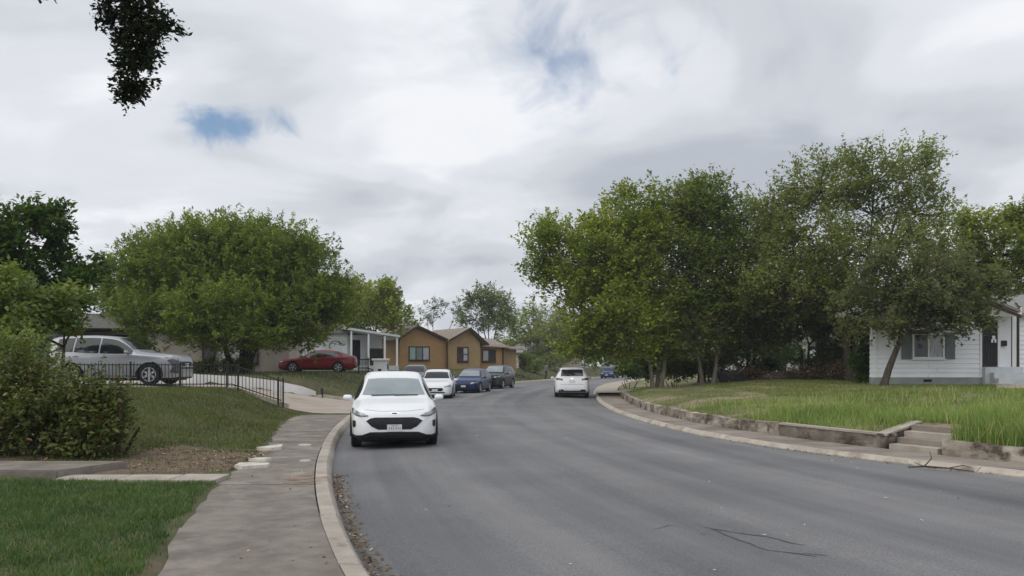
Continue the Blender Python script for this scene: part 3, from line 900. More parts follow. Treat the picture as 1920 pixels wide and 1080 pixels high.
def car_shell(sp, key):
    if key in _car_cache:
        return _car_cache[key]
    f = {k: pchip(sp[k]) for k in ('top', 'belt', 'low', 'wid', 'roof')}
    Lc, hw = sp['L'], sp['W'] / 2
    t = np.linspace(0, 1, 64)
    st = Lc * (0.72 * t + 0.28 * (0.5 - 0.5 * np.cos(np.pi * t)))
    st = np.unique(np.concatenate([st, [0.015, 0.04, 0.08, 0.13, Lc - 0.015, Lc - 0.04, Lc - 0.08, Lc - 0.13]]))
    bm = bmesh.new(); rings = []
    for s in st:
        zt, zl, w = float(f['top'](s)), float(f['low'](s)), float(f['wid'](s)) * hw
        zb = min(float(f['belt'](s)), zt - 0.035)
        wr = min(float(f['roof'](s)) * hw, w * 0.93)
        dlt = 0.075 * min(1.0, (zt - zb) / 0.35)
        ax, az = w * 0.955, zb + 0.012
        half = [(0, zl), (w * .55, zl), (w * .86, zl + .005), (w * .955, zl + .05), (w * .99, zl + .14 * (zb - zl) / .7), (w, zl + (zb - zl) * .5), (w * .998, zl + (zb - zl) * .78), (w * .985, zb - .03), (ax, az)]
        for q in (.25, .5, .75):
            half.append((ax + (wr - ax) * q + .022 * math.sin(math.pi * q) * (dlt / .075), az + (zt - dlt - az) * q))
        half += [(wr, zt - dlt), (wr * .94, zt - dlt * .5), (wr * .80, zt - dlt * .22), (wr * .45, zt - dlt * .04), (0, zt)]
        ring = [bm.verts.new((x, s - Lc / 2, z)) for x, z in half] + [bm.verts.new((-x, s - Lc / 2, z)) for x, z in half[-2:0:-1]]
        rings.append(ring)
    n = len(rings[0])
    for a, b in zip(rings, rings[1:]):
        for k in range(n):
            bm.faces.new((a[k], a[(k + 1) % n], b[(k + 1) % n], b[k]))
    bm.faces.new(rings[0]); bm.faces.new(rings[-1][::-1])
    bmesh.ops.recalc_face_normals(bm, faces=bm.faces)
    bvh = BVHTree.FromBMesh(bm)
    me = bpy.data.meshes.new('body'); bm.to_mesh(me); bm.free()
    me.materials.append(None); me.materials.append(CM['black'])
    # wheel arches
    cb = bmesh.new()
    for s in (sp['fo'], sp['fo'] + sp['wb']):
        for sx in (-1, 1):
            m = Matrix.Translation((sx * (hw - .06), s - Lc / 2, sp['wr'])) @ Matrix.Rotation(R(90), 4, 'Y')
            bmesh.ops.create_cone(cb, cap_ends=True, segments=28, radius1=sp['wr'] + .055, radius2=sp['wr'] + .055, depth=.46, matrix=m)
    cme = bpy.data.meshes.new('cut'); cb.to_mesh(cme); cb.free(); cme.materials.append(CM['black'])
    to = link(bpy.data.objects.new('tmp_body', me)); co = link(bpy.data.objects.new('tmp_cut', cme))
    md = to.modifiers.new('b', 'BOOLEAN'); md.operation = 'DIFFERENCE'; md.object = co; md.solver = 'EXACT'; md.material_mode = 'TRANSFER'
    dg = bpy.context.evaluated_depsgraph_get()
    out = bpy.data.meshes.new_from_object(to.evaluated_get(dg))
    bpy.data.objects.remove(to); bpy.data.objects.remove(co)
    out.polygons.foreach_set('use_smooth', np.ones(len(out.polygons), bool))
    out.set_sharp_from_angle(angle=R(38))
    if sp['clad']:
        for p in out.polygons:                       # unpainted lower cladding
            if p.center.z < .285: p.material_index = 1
    _car_cache[key] = (out, bvh, f)
    return _car_cache[key]


def project(name, poly, axis, side, bvh, mat, parent, off=0.006, step=0.06, thick=0.012, back=None):
    """panel shaped by a 2-D outline laid onto the bodywork. axis 'Y': (x,z) cast along Y from the front (side=-1) or rear (+1); axis 'X': (y,z) cast along X"""
    out = []
    for a, b in zip(poly, poly[1:] + poly[:1]):
        a, b = Vector(a), Vector(b)
        k = max(1, int((b - a).length / step))
        out += [a.lerp(b, i / k) for i in range(k)]
    xs = [p.x for p in out]; ys = [p.y for p in out]
    inner = []
    gx = np.arange(min(xs) + step / 2, max(xs), step); gy = np.arange(min(ys) + step / 2, max(ys), step)
    for x in gx:
        for y in gy:
            p = Vector((x, y))
            if min((p - q).length for q in out) > step * .55:
                inner.append(p)
    v2, e2, f2, *_ = geometry.delaunay_2d_cdt(out + inner, [], [list(range(len(out)))], 1, 1e-5)
    bm = bmesh.new(); vs = []
    for p in v2:
        if axis == 'Y':
            o, d = Vector((p.x, side * 6, p.y)), Vector((0, -side, 0))
        else:
            o, d = Vector((side * 6, p.x, p.y)), Vector((-side, 0, 0))
        h, nrm, _, _ = bvh.ray_cast(o, d)
        if h is None:
            vs.append(None); continue
        vs.append(bm.verts.new(h + nrm * off))
    for fc in f2:
        q = [vs[i] for i in fc]
        if all(q):
            try: bm.faces.new(q)
            except ValueError: pass
    bmesh.ops.delete(bm, geom=[v for v in bm.verts if not v.link_faces], context='VERTS')
    if not bm.faces:
        bm.free(); return None
    for fc in bm.faces:
        fc.normal_update()
    dirn = Vector((0, side, 0)) if axis == 'Y' else Vector((side, 0, 0))
    for fc in bm.faces:
        if fc.normal.dot(dirn) < 0: fc.normal_flip()
    geo = bmesh.ops.extrude_face_region(bm, geom=list(bm.faces))
    for v in geo['geom']:
        if isinstance(v, bmesh.types.BMVert):
            v.co += dirn * 0.0
    # push the original layer inwards so that the panel has depth
    ex = {v for v in geo['geom'] if isinstance(v, bmesh.types.BMVert)}
    for v in bm.verts:
        if v not in ex: v.co -= dirn * thick
    o = obj_bm(name, bm, mat, parent, 40)
    return o


_wheel = {}


def wheel_mesh(r, style):
    key = (round(r, 3), style)
    if key in _wheel: return _wheel[key]
    bm = bmesh.new()
    prof = [(r * .66, -.10), (r * .90, -.112), (r * .975, -.10), (r, -.075), (r, .075), (r * .975, .10), (r * .90, .112), (r * .66, .10)]
    n = 32; rings = []
    for k in range(n):
        a = 2 * math.pi * k / n
        rings.append([bm.verts.new((x, q * math.cos(a), q * math.sin(a))) for q, x in prof])
    for k in range(n):
        a, b = rings[k], rings[(k + 1) % n]
        for j in range(len(prof) - 1):
            bm.faces.new((a[j], a[j + 1], b[j + 1], b[j]))
        bm.faces.new((a[-1], a[0], b[0], b[-1]))
    bmesh.ops.recalc_face_normals(bm, faces=bm.faces)
    ty = bpy.data.meshes.new('wheel'); bm.to_mesh(ty); bm.free(); ty.materials.append(CM['tyre'])
    ty.polygons.foreach_set('use_smooth', np.ones(len(ty.polygons), bool)); ty.set_sharp_from_angle(angle=R(40))
    bm = bmesh.new()
    for (r0, r1, x0, x1) in ((.60, .68, .07, .108), (0, .15, .06, .1)):
        rr = []
        for k in range(n):
            a = 2 * math.pi * k / n
            rr.append([bm.verts.new((x, q * r * math.cos(a), q * r * math.sin(a))) for q, x in ((r0 + .001, x0), (r1, x0), (r1, x1), (r0 + .001, x1))])
        for k in range(n):
            a, b = rr[k], rr[(k + 1) % n]
            for j in range(4):
                bm.faces.new((a[j], a[(j + 1) % 4], b[(j + 1) % 4], b[j]))
    ns = {'five': 5, 'ten': 10, 'six': 6}[style]
    for k in range(ns):
        a = 2 * math.pi * (k + .25) / ns
        rot = Matrix.Rotation(a, 3, 'X')
        wd = r * (.20 if ns < 8 else .10)
        bm_box(bm, rot @ Vector((.085, 0, r * .38)), (.025, wd, r * .54), rot)
    rim = bpy.data.meshes.new('rim'); bmesh.ops.recalc_face_normals(bm, faces=bm.faces); bm.to_mesh(bm and rim); bm.free(); rim.materials.append(CM['alloy'])
    bm = bmesh.new()
    bmesh.ops.create_cone(bm, cap_ends=True, segments=28, radius1=r * .67, radius2=r * .67, depth=.10, matrix=Matrix.Translation((.01, 0, 0)) @ Matrix.Rotation(R(90), 4, 'Y'))
    br = bpy.data.meshes.new('brake_disc'); bm.to_mesh(br); bm.free(); br.materials.append(CM['black'])
    _wheel[key] = (ty, rim, br)
    return _wheel[key]


def car(name, label, cat, sp, key, col, loc, rz, group=None, style='five', front='suv', screen='screen', lamps=True, rear=True, wheel_turn=0.0):
    out, bvh, f = car_shell(sp, key)
    root = empty(name, loc, rz); tag(root, label, cat, group)
    Lc, hw = sp['L'], sp['W'] / 2
    me = out.copy(); me.materials[0] = CM[col]
    body = link(bpy.data.objects.new('body', me), root)
    # glass
    z0, z1 = sp['ws']
    project('windscreen', [(-.70 * hw / .94, z0), (.70 * hw / .94, z0), (.575 * hw / .94, z1), (.3, z1 + .02), (-.3, z1 + .02), (-.575 * hw / .94, z1)], 'Y', -1, bvh, CM[screen], body, thick=.02, step=.05, off=.011)
    sA, sB = sp['glass']
    cuts = [sA] + list(sp['pillars']) + [sB]
    for sx in (-1, 1):
        for i, (a, b) in enumerate(zip(cuts, cuts[1:])):
            a_ = a + (.03 if i else 0); b_ = b - (.03 if i < len(cuts) - 2 else 0)
            ss = np.linspace(a_, b_, 7)
            bot = [(s - Lc / 2, float(f['belt'](s)) + .035) for s in ss]
            tp = [(s - Lc / 2, max(float(f['top'](s)) - .105, float(f['belt'](s)) + .055)) for s in ss]
            project('side_window', bot + tp[::-1], 'X', sx, bvh, CM['glass'], body, thick=.025, step=.055, off=.015)
        # door shut lines and handles
        for s in (cuts[0] - .12, cuts[1], cuts[2] + .02):
            project('shut_line', [(s - Lc / 2 - .006, .36), (s - Lc / 2 + .006, .36), (s - Lc / 2 + .006, float(f['belt'](s)) - .01), (s - Lc / 2 - .006, float(f['belt'](s)) - .01)], 'X', sx, bvh, CM['black'], body, off=.002, thick=.004, step=.2)
        for s in (cuts[1] - .14, cuts[2] - .10):
            z = float(f['belt'](s)) - .10
            bm = bmesh.new(); bm_box(bm, (sx * (hw * 1.0 + .008), s - Lc / 2, z), (.035, .17, .026), bevel=.008)
            obj_bm('door_handle', bm, CM[col], body, 40)
        # sill and arch cladding
        dk = CM['black'] if sp['clad'] else CM['black']
        zs = .30 if sp['clad'] else .25
        a, b = sp['fo'] + sp['wr'] + .09, sp['fo'] + sp['wb'] - sp['wr'] - .09
        project('sill', [(a - Lc / 2, .235), (b - Lc / 2, .235), (b - Lc / 2, zs + .03), (a - Lc / 2, zs + .03)], 'X', sx, bvh, dk, body, off=.008, step=.12)
        if sp['clad']:
            for s in (sp['fo'], sp['fo'] + sp['wb']):
                bm = bmesh.new(); ro, ri = sp['wr'] + .105, sp['wr'] + .05
                prev = None
                for k in range(15):
                    an = R(-12) + (math.pi + R(24)) * k / 14
                    ring = []
                    for (rr, xx) in ((ri, -.05), (ri, .012), (ro, .008), (ro, -.05)):
                        ring.append(bm.verts.new((sx * (hw * .985 + xx), s - Lc / 2 + rr * math.cos(an), max(sp['wr'] + rr * math.sin(an), .22))))
                    if prev:
                        for j in range(4): bm.faces.new((prev[j], prev[(j + 1) % 4], ring[(j + 1) % 4], ring[j]))
                    prev = ring
                obj_bm('arch_trim', bm, CM['black'], body, 30)
        # mirror
        bm = bmesh.new()
        sM = sA + .12; zM = float(f['belt'](sM)) + .085
        bm_box(bm, (sx * (hw + .095), sM - Lc / 2, zM), (.21, .12, .13), bevel=.055)
        bm_box(bm, (sx * (hw - .005), sM - Lc / 2 + .01, zM - .05), (.10, .05, .035))
        obj_bm('mirror', bm, CM[col], body, 50)
    # wheels
    ty, rim, br = wheel_mesh(sp['wr'], style)
    for i, s in enumerate((sp['fo'], sp['fo'] + sp['wb'])):
        for sx in (-1, 1):
            w = link(bpy.data.objects.new('wheel', ty), root)
            w.location = (sx * (hw - .125), s - Lc / 2, sp['wr'])
            w.rotation_euler = (random.uniform(0, 6), 0, (0 if sx > 0 else math.pi) + (wheel_turn if i == 0 else 0))
            link(bpy.data.objects.new('rim', rim), w)
            link(bpy.data.objects.new('brake_disc', br), w)
    if key == 'big':
        for sx in (-1, 1):
            project('corner_trim', [(.03 - Lc / 2, .40), (.26 - Lc / 2, .44), (.16 - Lc / 2, .66), (.34 - Lc / 2, .86), (.20 - Lc / 2, .93), (.04 - Lc / 2, .88)], 'X', sx, bvh, CM['lampdark'], body, off=.008, step=.05)
    # underbody, made wide and low to deepen the shadow beneath the car
    bm = bmesh.new(); bm_box(bm, (0, 0, .20), (sp['W'] * .80, Lc * .88, .10), bevel=.03)
    obj_bm('underbody', bm, CM['black'], root)
    k = hw / .94
    mk = lambda pts: [(x * k, z) for x, z in pts]
    dz = sp['top'][3][1] - .92                      # bonnet edge height against the model nose
    if front == 'hero':
        project('grille', mk([(-.585, .605), (-.50, .655), (-.40, .675), (.40, .675), (.50, .655), (.585, .605), (.47, .49), (.34, .425), (-.34, .425), (-.47, .49)]), 'Y', -1, bvh, CM['black'], body, off=.008, step=.05)
        project('lower_intake', mk([(-.90, .20), (.90, .20), (.91, .29), (.66, .315), (.50, .375), (-.50, .375), (-.66, .315), (-.91, .29)]), 'Y', -1, bvh, CM['black'], body, off=.012, step=.035)
        project('badge', [(.085 * math.cos(a), .755 + .026 * math.sin(a)) for a in np.linspace(0, 6.1, 16)], 'Y', -1, bvh, CM['chrome'], body, off=.009, step=.03)
        project('badge_face', [(.068 * math.cos(a), .755 + .017 * math.sin(a)) for a in np.linspace(0, 6.1, 16)], 'Y', -1, bvh, CM['badge'], body, off=.013, step=.03)
        for sx in (-1, 1):
            m2 = lambda pts: [(sx * x * k, z) for x, z in pts]
            project('headlight', m2([(.54, .705), (.62, .695), (.78, .715), (.885, .765), (.895, .845), (.855, .85), (.76, .80), (.62, .755)]), 'Y', -1, bvh, CM['lamp'], body, off=.008, step=.04)
            project('light_bezel', m2([(.54, .702), (.62, .690), (.78, .706), (.885, .755), (.885, .772), (.78, .728), (.62, .712), (.55, .722)]), 'Y', -1, bvh, CM['lampdark'], body, off=.014, step=.04)
            project('light_bezel', m2([(.855, .775), (.885, .785), (.893, .845), (.865, .848)]), 'Y', -1, bvh, CM['lampdark'], body, off=.014, step=.04)
            project('fog_vent', m2([(.80, .605), (.87, .61), (.87, .50), (.845, .455), (.80, .49)]), 'Y', -1, bvh, CM['black'], body, off=.009, step=.04)
        project('number_plate', mk([(-.153, .385), (.153, .385), (.153, .53), (-.153, .53)]), 'Y', -1, bvh, CM['plate'], body, off=.026, step=.1, thick=.02)
        for i in range(6):
            x = -.105 + i * .042 + (.012 if i > 2 else 0)
            project('plate_mark', [(x - .011, .43), (x + .008, .43), (x + .008, .478), (x - .011, .478)], 'Y', -1, bvh, CM['mark'], body, off=.029, step=.1, thick=.002)
        project('plate_mark', [(-.07, .502), (.07, .502), (.07, .515), (-.07, .515)], 'Y', -1, bvh, CM['mark'], body, off=.029, step=.1, thick=.002)
        for x0_, x1_ in ((-.5, .05), (.02, .55)):
            project('wiper', [(x0_ * k, 1.072), (x1_ * k, 1.082), (x1_ * k, 1.094), (x0_ * k, 1.085)], 'Y', -1, bvh, CM['black'], body, off=.016, step=.08)
        project('shut_line', mk([(-.62, .835), (-.3, .80), (.3, .80), (.62, .835), (.62, .841), (.3, .806), (-.3, .806), (-.62, .841)]), 'Y', -1, bvh, CM['lampdark'], body, off=.001, step=.06, thick=.003)
    else:
        g0, g1 = (.52, .68) if front == 'suv' else (.40, .52)
        g0 += dz; g1 += dz
        if front == 'sedan': g0, g1 = .32, .50
        project('grille', mk([(-.40, g1), (.40, g1), (.46, (g0 + g1) / 2), (.36, g0), (-.36, g0), (-.46, (g0 + g1) / 2)]), 'Y', -1, bvh, CM['black'], body, off=.008, step=.06)
        project('lower_intake', mk([(-.58, g0 - .10), (.58, g0 - .10), (.5, g0 - .04), (-.5, g0 - .04)]), 'Y', -1, bvh, CM['black'], body, off=.008, step=.06)
        hz = (sp['top'][2][1] - .10)
        for sx in (-1, 1):
            project('headlight', [(sx * x * k, z) for x, z in [(.46, hz - .05), (.82, hz - .01), (.86, hz + .06), (.80, hz + .075), (.48, hz + .02)]], 'Y', -1, bvh, CM['lamp'], body, off=.008, step=.05)
        project('number_plate', [(-.15, g0 - .02), (.15, g0 - .02), (.15, g0 + .10), (-.15, g0 + .10)], 'Y', -1, bvh, CM['plate'], body, off=.02, step=.1)
    if rear:
        T = sp['H']
        project('rear_window', mk([(-.60, T * .695), (.60, T * .695), (.55, T * .90), (-.55, T * .90)]), 'Y', 1, bvh, CM['glass'], body, off=.014, step=.06, thick=.02)
        for sx in (-1, 1):
            project('tail_light', [(sx * x * k, z * T) for x, z in [(.50, .555), (.84, .575), (.86, .62), (.80, .645), (.50, .61)]], 'Y', 1, bvh, CM['tail'], body, off=.012, step=.05)
            project('exhaust_notch', [(sx * x * k, z * T) for x, z in [(.40, .20), (.74, .20), (.70, .265), (.48, .275)]], 'Y', 1, bvh, CM['black'], body, off=.010, step=.06)
        project('number_plate', [(-.16, T * .48), (.16, T * .48), (.16, T * .57), (-.16, T * .57)], 'Y', 1, bvh, CM['plate'], body, off=.014, step=.1)
        project('rear_valance', mk([(-.72, T * .20), (.72, T * .20), (.72, T * .235), (-.72, T * .235)]), 'Y', 1, bvh, CM['black'], body, off=.008, step=.08)
        project('tailgate_line', mk([(-.62, T * .43), (.62, T * .43), (.62, T * .437), (-.62, T * .437)]), 'Y', 1, bvh, CM['lampdark'], body, off=.003, step=.08)
        project('badge', [(.05 * math.cos(a), T * .62 + .03 * math.sin(a)) for a in np.linspace(0, 6, 12)], 'Y', 1, bvh, CM['chrome'], body, off=.012, step=.04)
    return root


def road_z(x, y):
    a, b = float(LK(y)), float(RK(y)); t = (x - a) / (b - a)
    return 0.075 * (1 - (2 * t - 1) ** 2)


def place_front(x, y, th, Lc):
    """centre of a car whose front middle is at x,y and which faces (sin th, -cos th)"""
    return (x - math.sin(th) * Lc / 2, y + math.cos(th) * Lc / 2)


random.seed(3)
th = R(9.0)
cx, cy = place_front(-2.46, 16.75, th, 4.6)
car('parked_suv', 'white compact suv with black grille parked nearest, facing the viewer at the kerb', 'car', SUV, 'suv', 'white', (cx, cy, 0.02), th, 'vehicles parked along the kerb', 'ten', 'hero', wheel_turn=R(2))
th = R(1.5)
cx, cy = place_front(-3.98, 41.2, th, 4.4)
car('parked_crossover', 'white crossover parked behind the nearest white suv, facing the viewer', 'car', CROSS, 'cross', 'white', (cx, cy, 0.02), th, 'vehicles parked along the kerb', 'five', 'suv', 'glass')
th = R(-11)
cx, cy = place_front(-3.0, 49.3, th, 4.4)
car('parked_crossover', 'dark blue car parked between the white crossover and the black suv', 'car', CROSS, 'cross', 'blue', (cx, cy, 0.02), th, 'vehicles parked along the kerb', 'five', 'suv', 'screen')
th = R(-15)
cx, cy = place_front(-1.75, 57.6, th, 4.72)
car('parked_suv', 'black suv parked last in the kerb row before the brown house', 'car', BIG, 'big', 'dark', (cx, cy, 0.02), th, 'vehicles parked along the kerb', 'five', 'suv', 'screen')
car('driving_suv', 'white suv seen from behind on the far bend of the street', 'car', SUV, 'suv', 'white', (3.32, 44.9, 0.03), math.pi - 0.05, None, 'five', 'suv', 'glass')
car('distant_car', 'small dark blue car far down the street past the white suv', 'car', CROSS, 'cross', 'blue', (12.6, 103.0, 0.05), R(-18), None, 'five', 'suv', 'glass')
p = (-14.05, 28.75)
car('driveway_suv', 'silver suv parked side-on on the raised driveway behind the black fence', 'car', BIG, 'big', 'silver', (p[0], p[1], float(zL(p[0] , p[1])) + 0.035), R(90), None, 'six', 'suv', 'glass')
p = (-12.2, 50.5)
car('parked_sedan', 'dark red sedan parked side-on in the raised yard', 'car', SEDAN, 'sedan', 'red', (p[0], p[1], float(zL(p[0], p[1])) + 0.02), R(-86), None, 'five', 'sedan', 'glass')
p = (-6.35, 52.5)
car('yard_car', 'dull grey car with dark windscreen half hidden behind the white crossover', 'car', SEDAN, 'sedan', 'grey', (p[0], p[1], 0.36), R(2), None, 'five', 'sedan', 'glass')

# ------------------------------------------------------------------ houses
def gable_roof(parent, x0, x1, y0, y1, ze, zp, mat, over=0.35, th=0.12, ridge='Y', name='roof'):
    """two sloping slabs with thickness; ridge along local X or Y"""
    bm = bmesh.new()
    if ridge == 'Y':
        xm = (x0 + x1) / 2; sl = (zp - ze) / (xm - x0)
        prof = [(x0 - over, ze - sl * over), (xm, zp), (x1 + over, ze - sl * over)]
        for y in (y0 - over, y1 + over):
            pass
        V = [[bm.verts.new((x, y, z + dz)) for x, z in prof] for dz in (0, th) for y in (y0 - over, y1 + over)]
    else:
        ym = (y0 + y1) / 2; sl = (zp - ze) / (ym - y0)
        prof = [(y0 - over, ze - sl * over), (ym, zp), (y1 + over, ze - sl * over)]
        V = [[bm.verts.new((x, y, z + dz)) for y, z in prof] for dz in (0, th) for x in (x0 - over, x1 + over)]
    a, b, c, d = V
    for k in (0, 1):
        bm.faces.new((a[k], a[k + 1], b[k + 1], b[k])); bm.faces.new((c[k], c[k + 1], d[k + 1], d[k]))
        bm.faces.new((a[k], a[k + 1], c[k + 1], c[k])); bm.faces.new((b[k], b[k + 1], d[k + 1], d[k]))
    for k in (0, 2):
        bm.faces.new((a[k], b[k], d[k], c[k]))
    return obj_bm(name, bm, mat, parent)


def prism(name, poly, y0, y1, mat, parent):
    """outline in local x,z pulled from y0 to y1"""
    bm = bmesh.new()
    a = [bm.verts.new((x, y0, z)) for x, z in poly]; b = [bm.verts.new((x, y1, z)) for x, z in poly]
    n = len(poly)
    for k in range(n):
        bm.faces.new((a[k], a[(k + 1) % n], b[(k + 1) % n], b[k]))
    bm.faces.new(a); bm.faces.new(b[::-1])
    return obj_bm(name, bm, mat, parent)


def window(parent, x0, x1, z0, z1, y, frame, panes, fw=0.06, bars=1, hbar=False, sill=True):
    """window on a wall whose face is local y (facing -y): frame pieces proud, panes set back"""
    w = piece('window', parent, ((x0 + x1) / 2, y - .012, (z0 + z1) / 2), (x1 - x0, .02, z1 - z0), MT['darkgap'])
    w.scale = (1, 1, 1)
    bm = bmesh.new(); bm_box(bm, (0, 0, 0), (x1 - x0 - .02, .02, z1 - z0 - .02))
    me = bpy.data.meshes.new('window'); bm.to_mesh(me); bm.free(); me.materials.append(MT['darkgap']); w.data = me
    cxw, czw = (x0 + x1) / 2, (z0 + z1) / 2
    hw_, hh = (x1 - x0) / 2, (z1 - z0) / 2
    for (dx, dz, sx, sz) in ((-hw_, 0, fw, 2 * hh + fw), (hw_, 0, fw, 2 * hh + fw), (0, hh, 2 * hw_ - fw, fw), (0, -hh, 2 * hw_ - fw, fw)):
        piece('frame', w, (dx, -.035, dz), (sx, .06, sz), frame)
    n = len(panes)
    pw = 2 * hw_ / n
    for i, pm in enumerate(panes):
        piece('pane', w, (-hw_ + pw * (i + .5), -.018, 0), (pw - .03, .012, 2 * hh - .03), pm)
        if i:
            piece('mullion', w, (-hw_ + pw * i, -.034, 0), (fw * .9, .05, 2 * hh - fw), frame)
    if hbar:
        piece('mullion', w, (0, -.030, 0), (2 * hw_ - fw, .04, fw * .8), frame)
    if sill:
        piece('sill', w, (0, -.06, -hh - fw * .9), (2 * hw_ + .16, .12, .05), frame)
    return w


# grey-white house on the raised right yard: a front gable wing, porch and main body
H = empty('sided_house', (15.8, 34.6, 1.0)); tag(H, 'grey white sided house with shutters on the raised yard', 'house')
prism('wall', [(0, 0.25), (4.45, 0.25), (4.45, 3.1), (2.72, 4.22), (0, 3.16)], 0.03, .7, MT['siding'], H)
prism('foundation', [(-.03, -.3), (4.48, -.3), (4.48, .24), (-.03, .24)], 0.0, .7, MT['found'], H)
prism('vent', [(2.0, .06), (2.35, .06), (2.35, .17), (2.0, .17)], -.015, .02, MT['darkgap'], H)
bz = .25; row = 0
while bz < 3.25:                                                   # lap boards, broken by the window
    z = bz + .105
    spans = [(0, 1.47), (2.90, 4.45)] if 1.0 < z < 2.22 else [(0, 2.2 + .4 * (row % 2)), (2.206 + .4 * (row % 2), 4.45)]
    for (a, b) in spans:
        piece('siding_board', H, ((a + b) / 2, .008, z), (b - a - .004, .024, .207), MT['siding'], rot=(R(-8), 0, 0))
    bz += .205; row += 1
bz = .25
while bz < 3.0:
    piece('siding_board', H, (-.012, .36, bz + .105), (.66, .024, .207), MT['siding'], rot=(R(-8), 0, R(-90))); bz += .205
for x in (-.02, 4.47):
    piece('corner_board', H, (x, -.005, 1.72), (.09, .06, 2.94), MT['white'])
window(H, 1.53, 2.84, 1.10, 2.14, .0, MT['white'], [MT['glasspane'], MT['curtain']], .07)
for a, b in ((1.03, 1.48), (2.92, 3.34)):
    s_ = piece('shutter', H, ((a + b) / 2, -.03, 1.62), (b - a, .045, 1.16), MT['shutter'])
    s_.scale = (1, 1, 1)
    bm = bmesh.new(); bm_box(bm, (0, 0, 0), (b - a, .04, 1.16))
    for q in range(14): bm_box(bm, (0, -.026, -.5 + q * .077), (b - a - .09, .02, .045), Matrix.Rotation(R(-25), 3, 'X'))
    me = bpy.data.meshes.new('shutter'); bm.to_mesh(me); bm.free(); me.materials.append(MT['shutter']); s_.data = me
roof = gable_roof(H, -.05, 5.55, 0.0, 3.0, 3.20, 4.30, MT['roofgrey'], .4)
prism('gable_trim', [(4.4, 3.52), (5.95, 2.93), (5.95, 2.80), (4.4, 3.38)], -.46, -.42, MT['darktrim'], H)
# porch bay
prism('wall', [(4.50, .25), (6.3, .25), (6.3, 3.1), (4.50, 3.1)], .42, .715, MT['siding'], H)
D = prism('door', [(4.60, .72), (5.40, .72), (5.40, 2.76), (4.60, 2.76)], .34, .40, MT['doordark'], H)
prism('door_frame', [(4.515, .72), (4.59, .72), (4.59, 2.85), (4.515, 2.85)], .32, .415, MT['white'], D)
prism('door_frame', [(5.41, .72), (5.50, .72), (5.50, 2.85), (5.41, 2.85)], .32, .415, MT['white'], D)
prism('door_frame', [(4.60, 2.77), (5.40, 2.77), (5.40, 2.86), (4.60, 2.86)], .315, .416, MT['white'], D)
for i in range(7):
    prism('bar', [(4.64 + i * .115, .80), (4.655 + i * .115, .80), (4.655 + i * .115, 2.70), (4.64 + i * .115, 2.70)], .315, .335, MT['black_iron'], D)
bm = bmesh.new()
for (x, z, s1, s2) in ((5.20, 2.0, .14, .14), (5.13, 1.84, .09, .16), (5.27, 1.84, .09, .16), (5.20, 1.93, .08, .1)):
    bm_box(bm, (x, .28, z), (s1, .05, s2), bevel=.02)
obj_bm('bow', bm, MT['white'], D, 40)
prism('mailbox', [(5.60, 1.62), (5.80, 1.62), (5.80, 1.86), (5.60, 1.86)], .30, .41, MT['black_iron'], H)
prism('porch_beam', [(4.52, 2.88), (6.12, 2.88), (6.12, 3.28), (4.52, 3.28)], -.2, .02, MT['white'], H)
prism('house_number', [(5.52, 3.02), (5.58, 3.02), (5.58, 3.14), (5.52, 3.14)], -.22, -.205, MT['black_iron'], H)
prism('porch_ceiling', [(4.52, 3.0), (6.12, 3.0), (6.12, 3.05), (4.52, 3.05)], .03, .41, MT['white'], H)
piece('porch_post', H, (6.02, -.10, 1.79), (.08, .08, 2.16), MT['darktrim'])
piece('porch_post', H, (5.76, -.08, 1.79), (.03, .03, 2.16), MT['darktrim'])
prism('porch_floor', [(4.52, -.2), (6.15, -.2), (6.15, .70), (4.52, .70)], -.25, .41, MT['stepgrey'], H)
for i, (zz, y0_) in enumerate(((.46, -.56), (.22, -.88))):
    prism('step', [(4.72, -.2), (6.05, -.2), (6.05, zz), (4.72, zz)], y0_, y0_ + .305, MT['stepgrey'], H)
# main body right of the porch
prism('wall', [(6.3, .25), (13, .25), (13, 3.1), (6.3, 3.1)], .852, 8.0, MT['siding'], H)
prism('wall', [(3.75, -.2), (6.29, -.2), (6.29, 3.1), (3.75, 3.1)], .72, 8.0, MT['siding'], H)
prism('foundation', [(6.28, -.3), (13, -.3), (13, .24), (6.28, .24)], .80, 8.0, MT['found'], H)
bz = .25
while bz < 3.0:
    piece('siding_board', H, (9.65, .835, bz + .105), (6.7, .024, .207), MT['siding'], rot=(R(-8), 0, 0)); bz += .205
gable_roof(H, 4.2, 13, 1.0, 9.0, 3.1, 4.15, MT['roofgrey'], .55, ridge='X')

# brown house beyond the parked row
B = empty('brown_house', (-10.9, 78.0, 1.42), R(33)); tag(B, 'ochre brown house with two front gables and tan shingle roof', 'house')
prism('wall', [(0, -.6), (5.1, -.6), (5.1, 2.75), (1.7, 4.05), (0, 2.95)], -.0, 7, MT['brown'], B)
prism('wall', [(5.1, -.6), (8.9, -.6), (8.9, 2.7), (7.5, 3.95), (5.1, 2.75)], -.25, 7, MT['brown2'], B)
prism('wall', [(8.9, -.6), (12.4, -.6), (12.4, 2.5), (8.9, 2.5)], 1.0, 7, MT['brown'], B)
prism('wall', [(12.4, -.6), (14.6, -.6), (14.6, 2.2), (12.4, 2.2)], 1.6, 7, MT['brown2'], B)
for (a, pk, c, za, zp, zc, y0_) in ((-.45, 1.7, 5.1, 2.70, 4.12, 2.80, -.45), (5.0, 7.5, 9.7, 2.74, 4.02, 2.38, -.75)):
    prism('roof', [(a, za), (pk, zp), (c, zc), (c, zc + .16), (pk, zp + .18), (a, za + .16)], y0_, 7.2, MT['roofbrown'], B)
    prism('gable_trim', [(a, za - .02), (pk, zp - .02), (c, zc - .02), (c, zc + .15), (pk, zp + .17), (a, za + .15)], y0_ - .05, y0_ - .01, MT['darktrim'], B)
bm = bmesh.new()
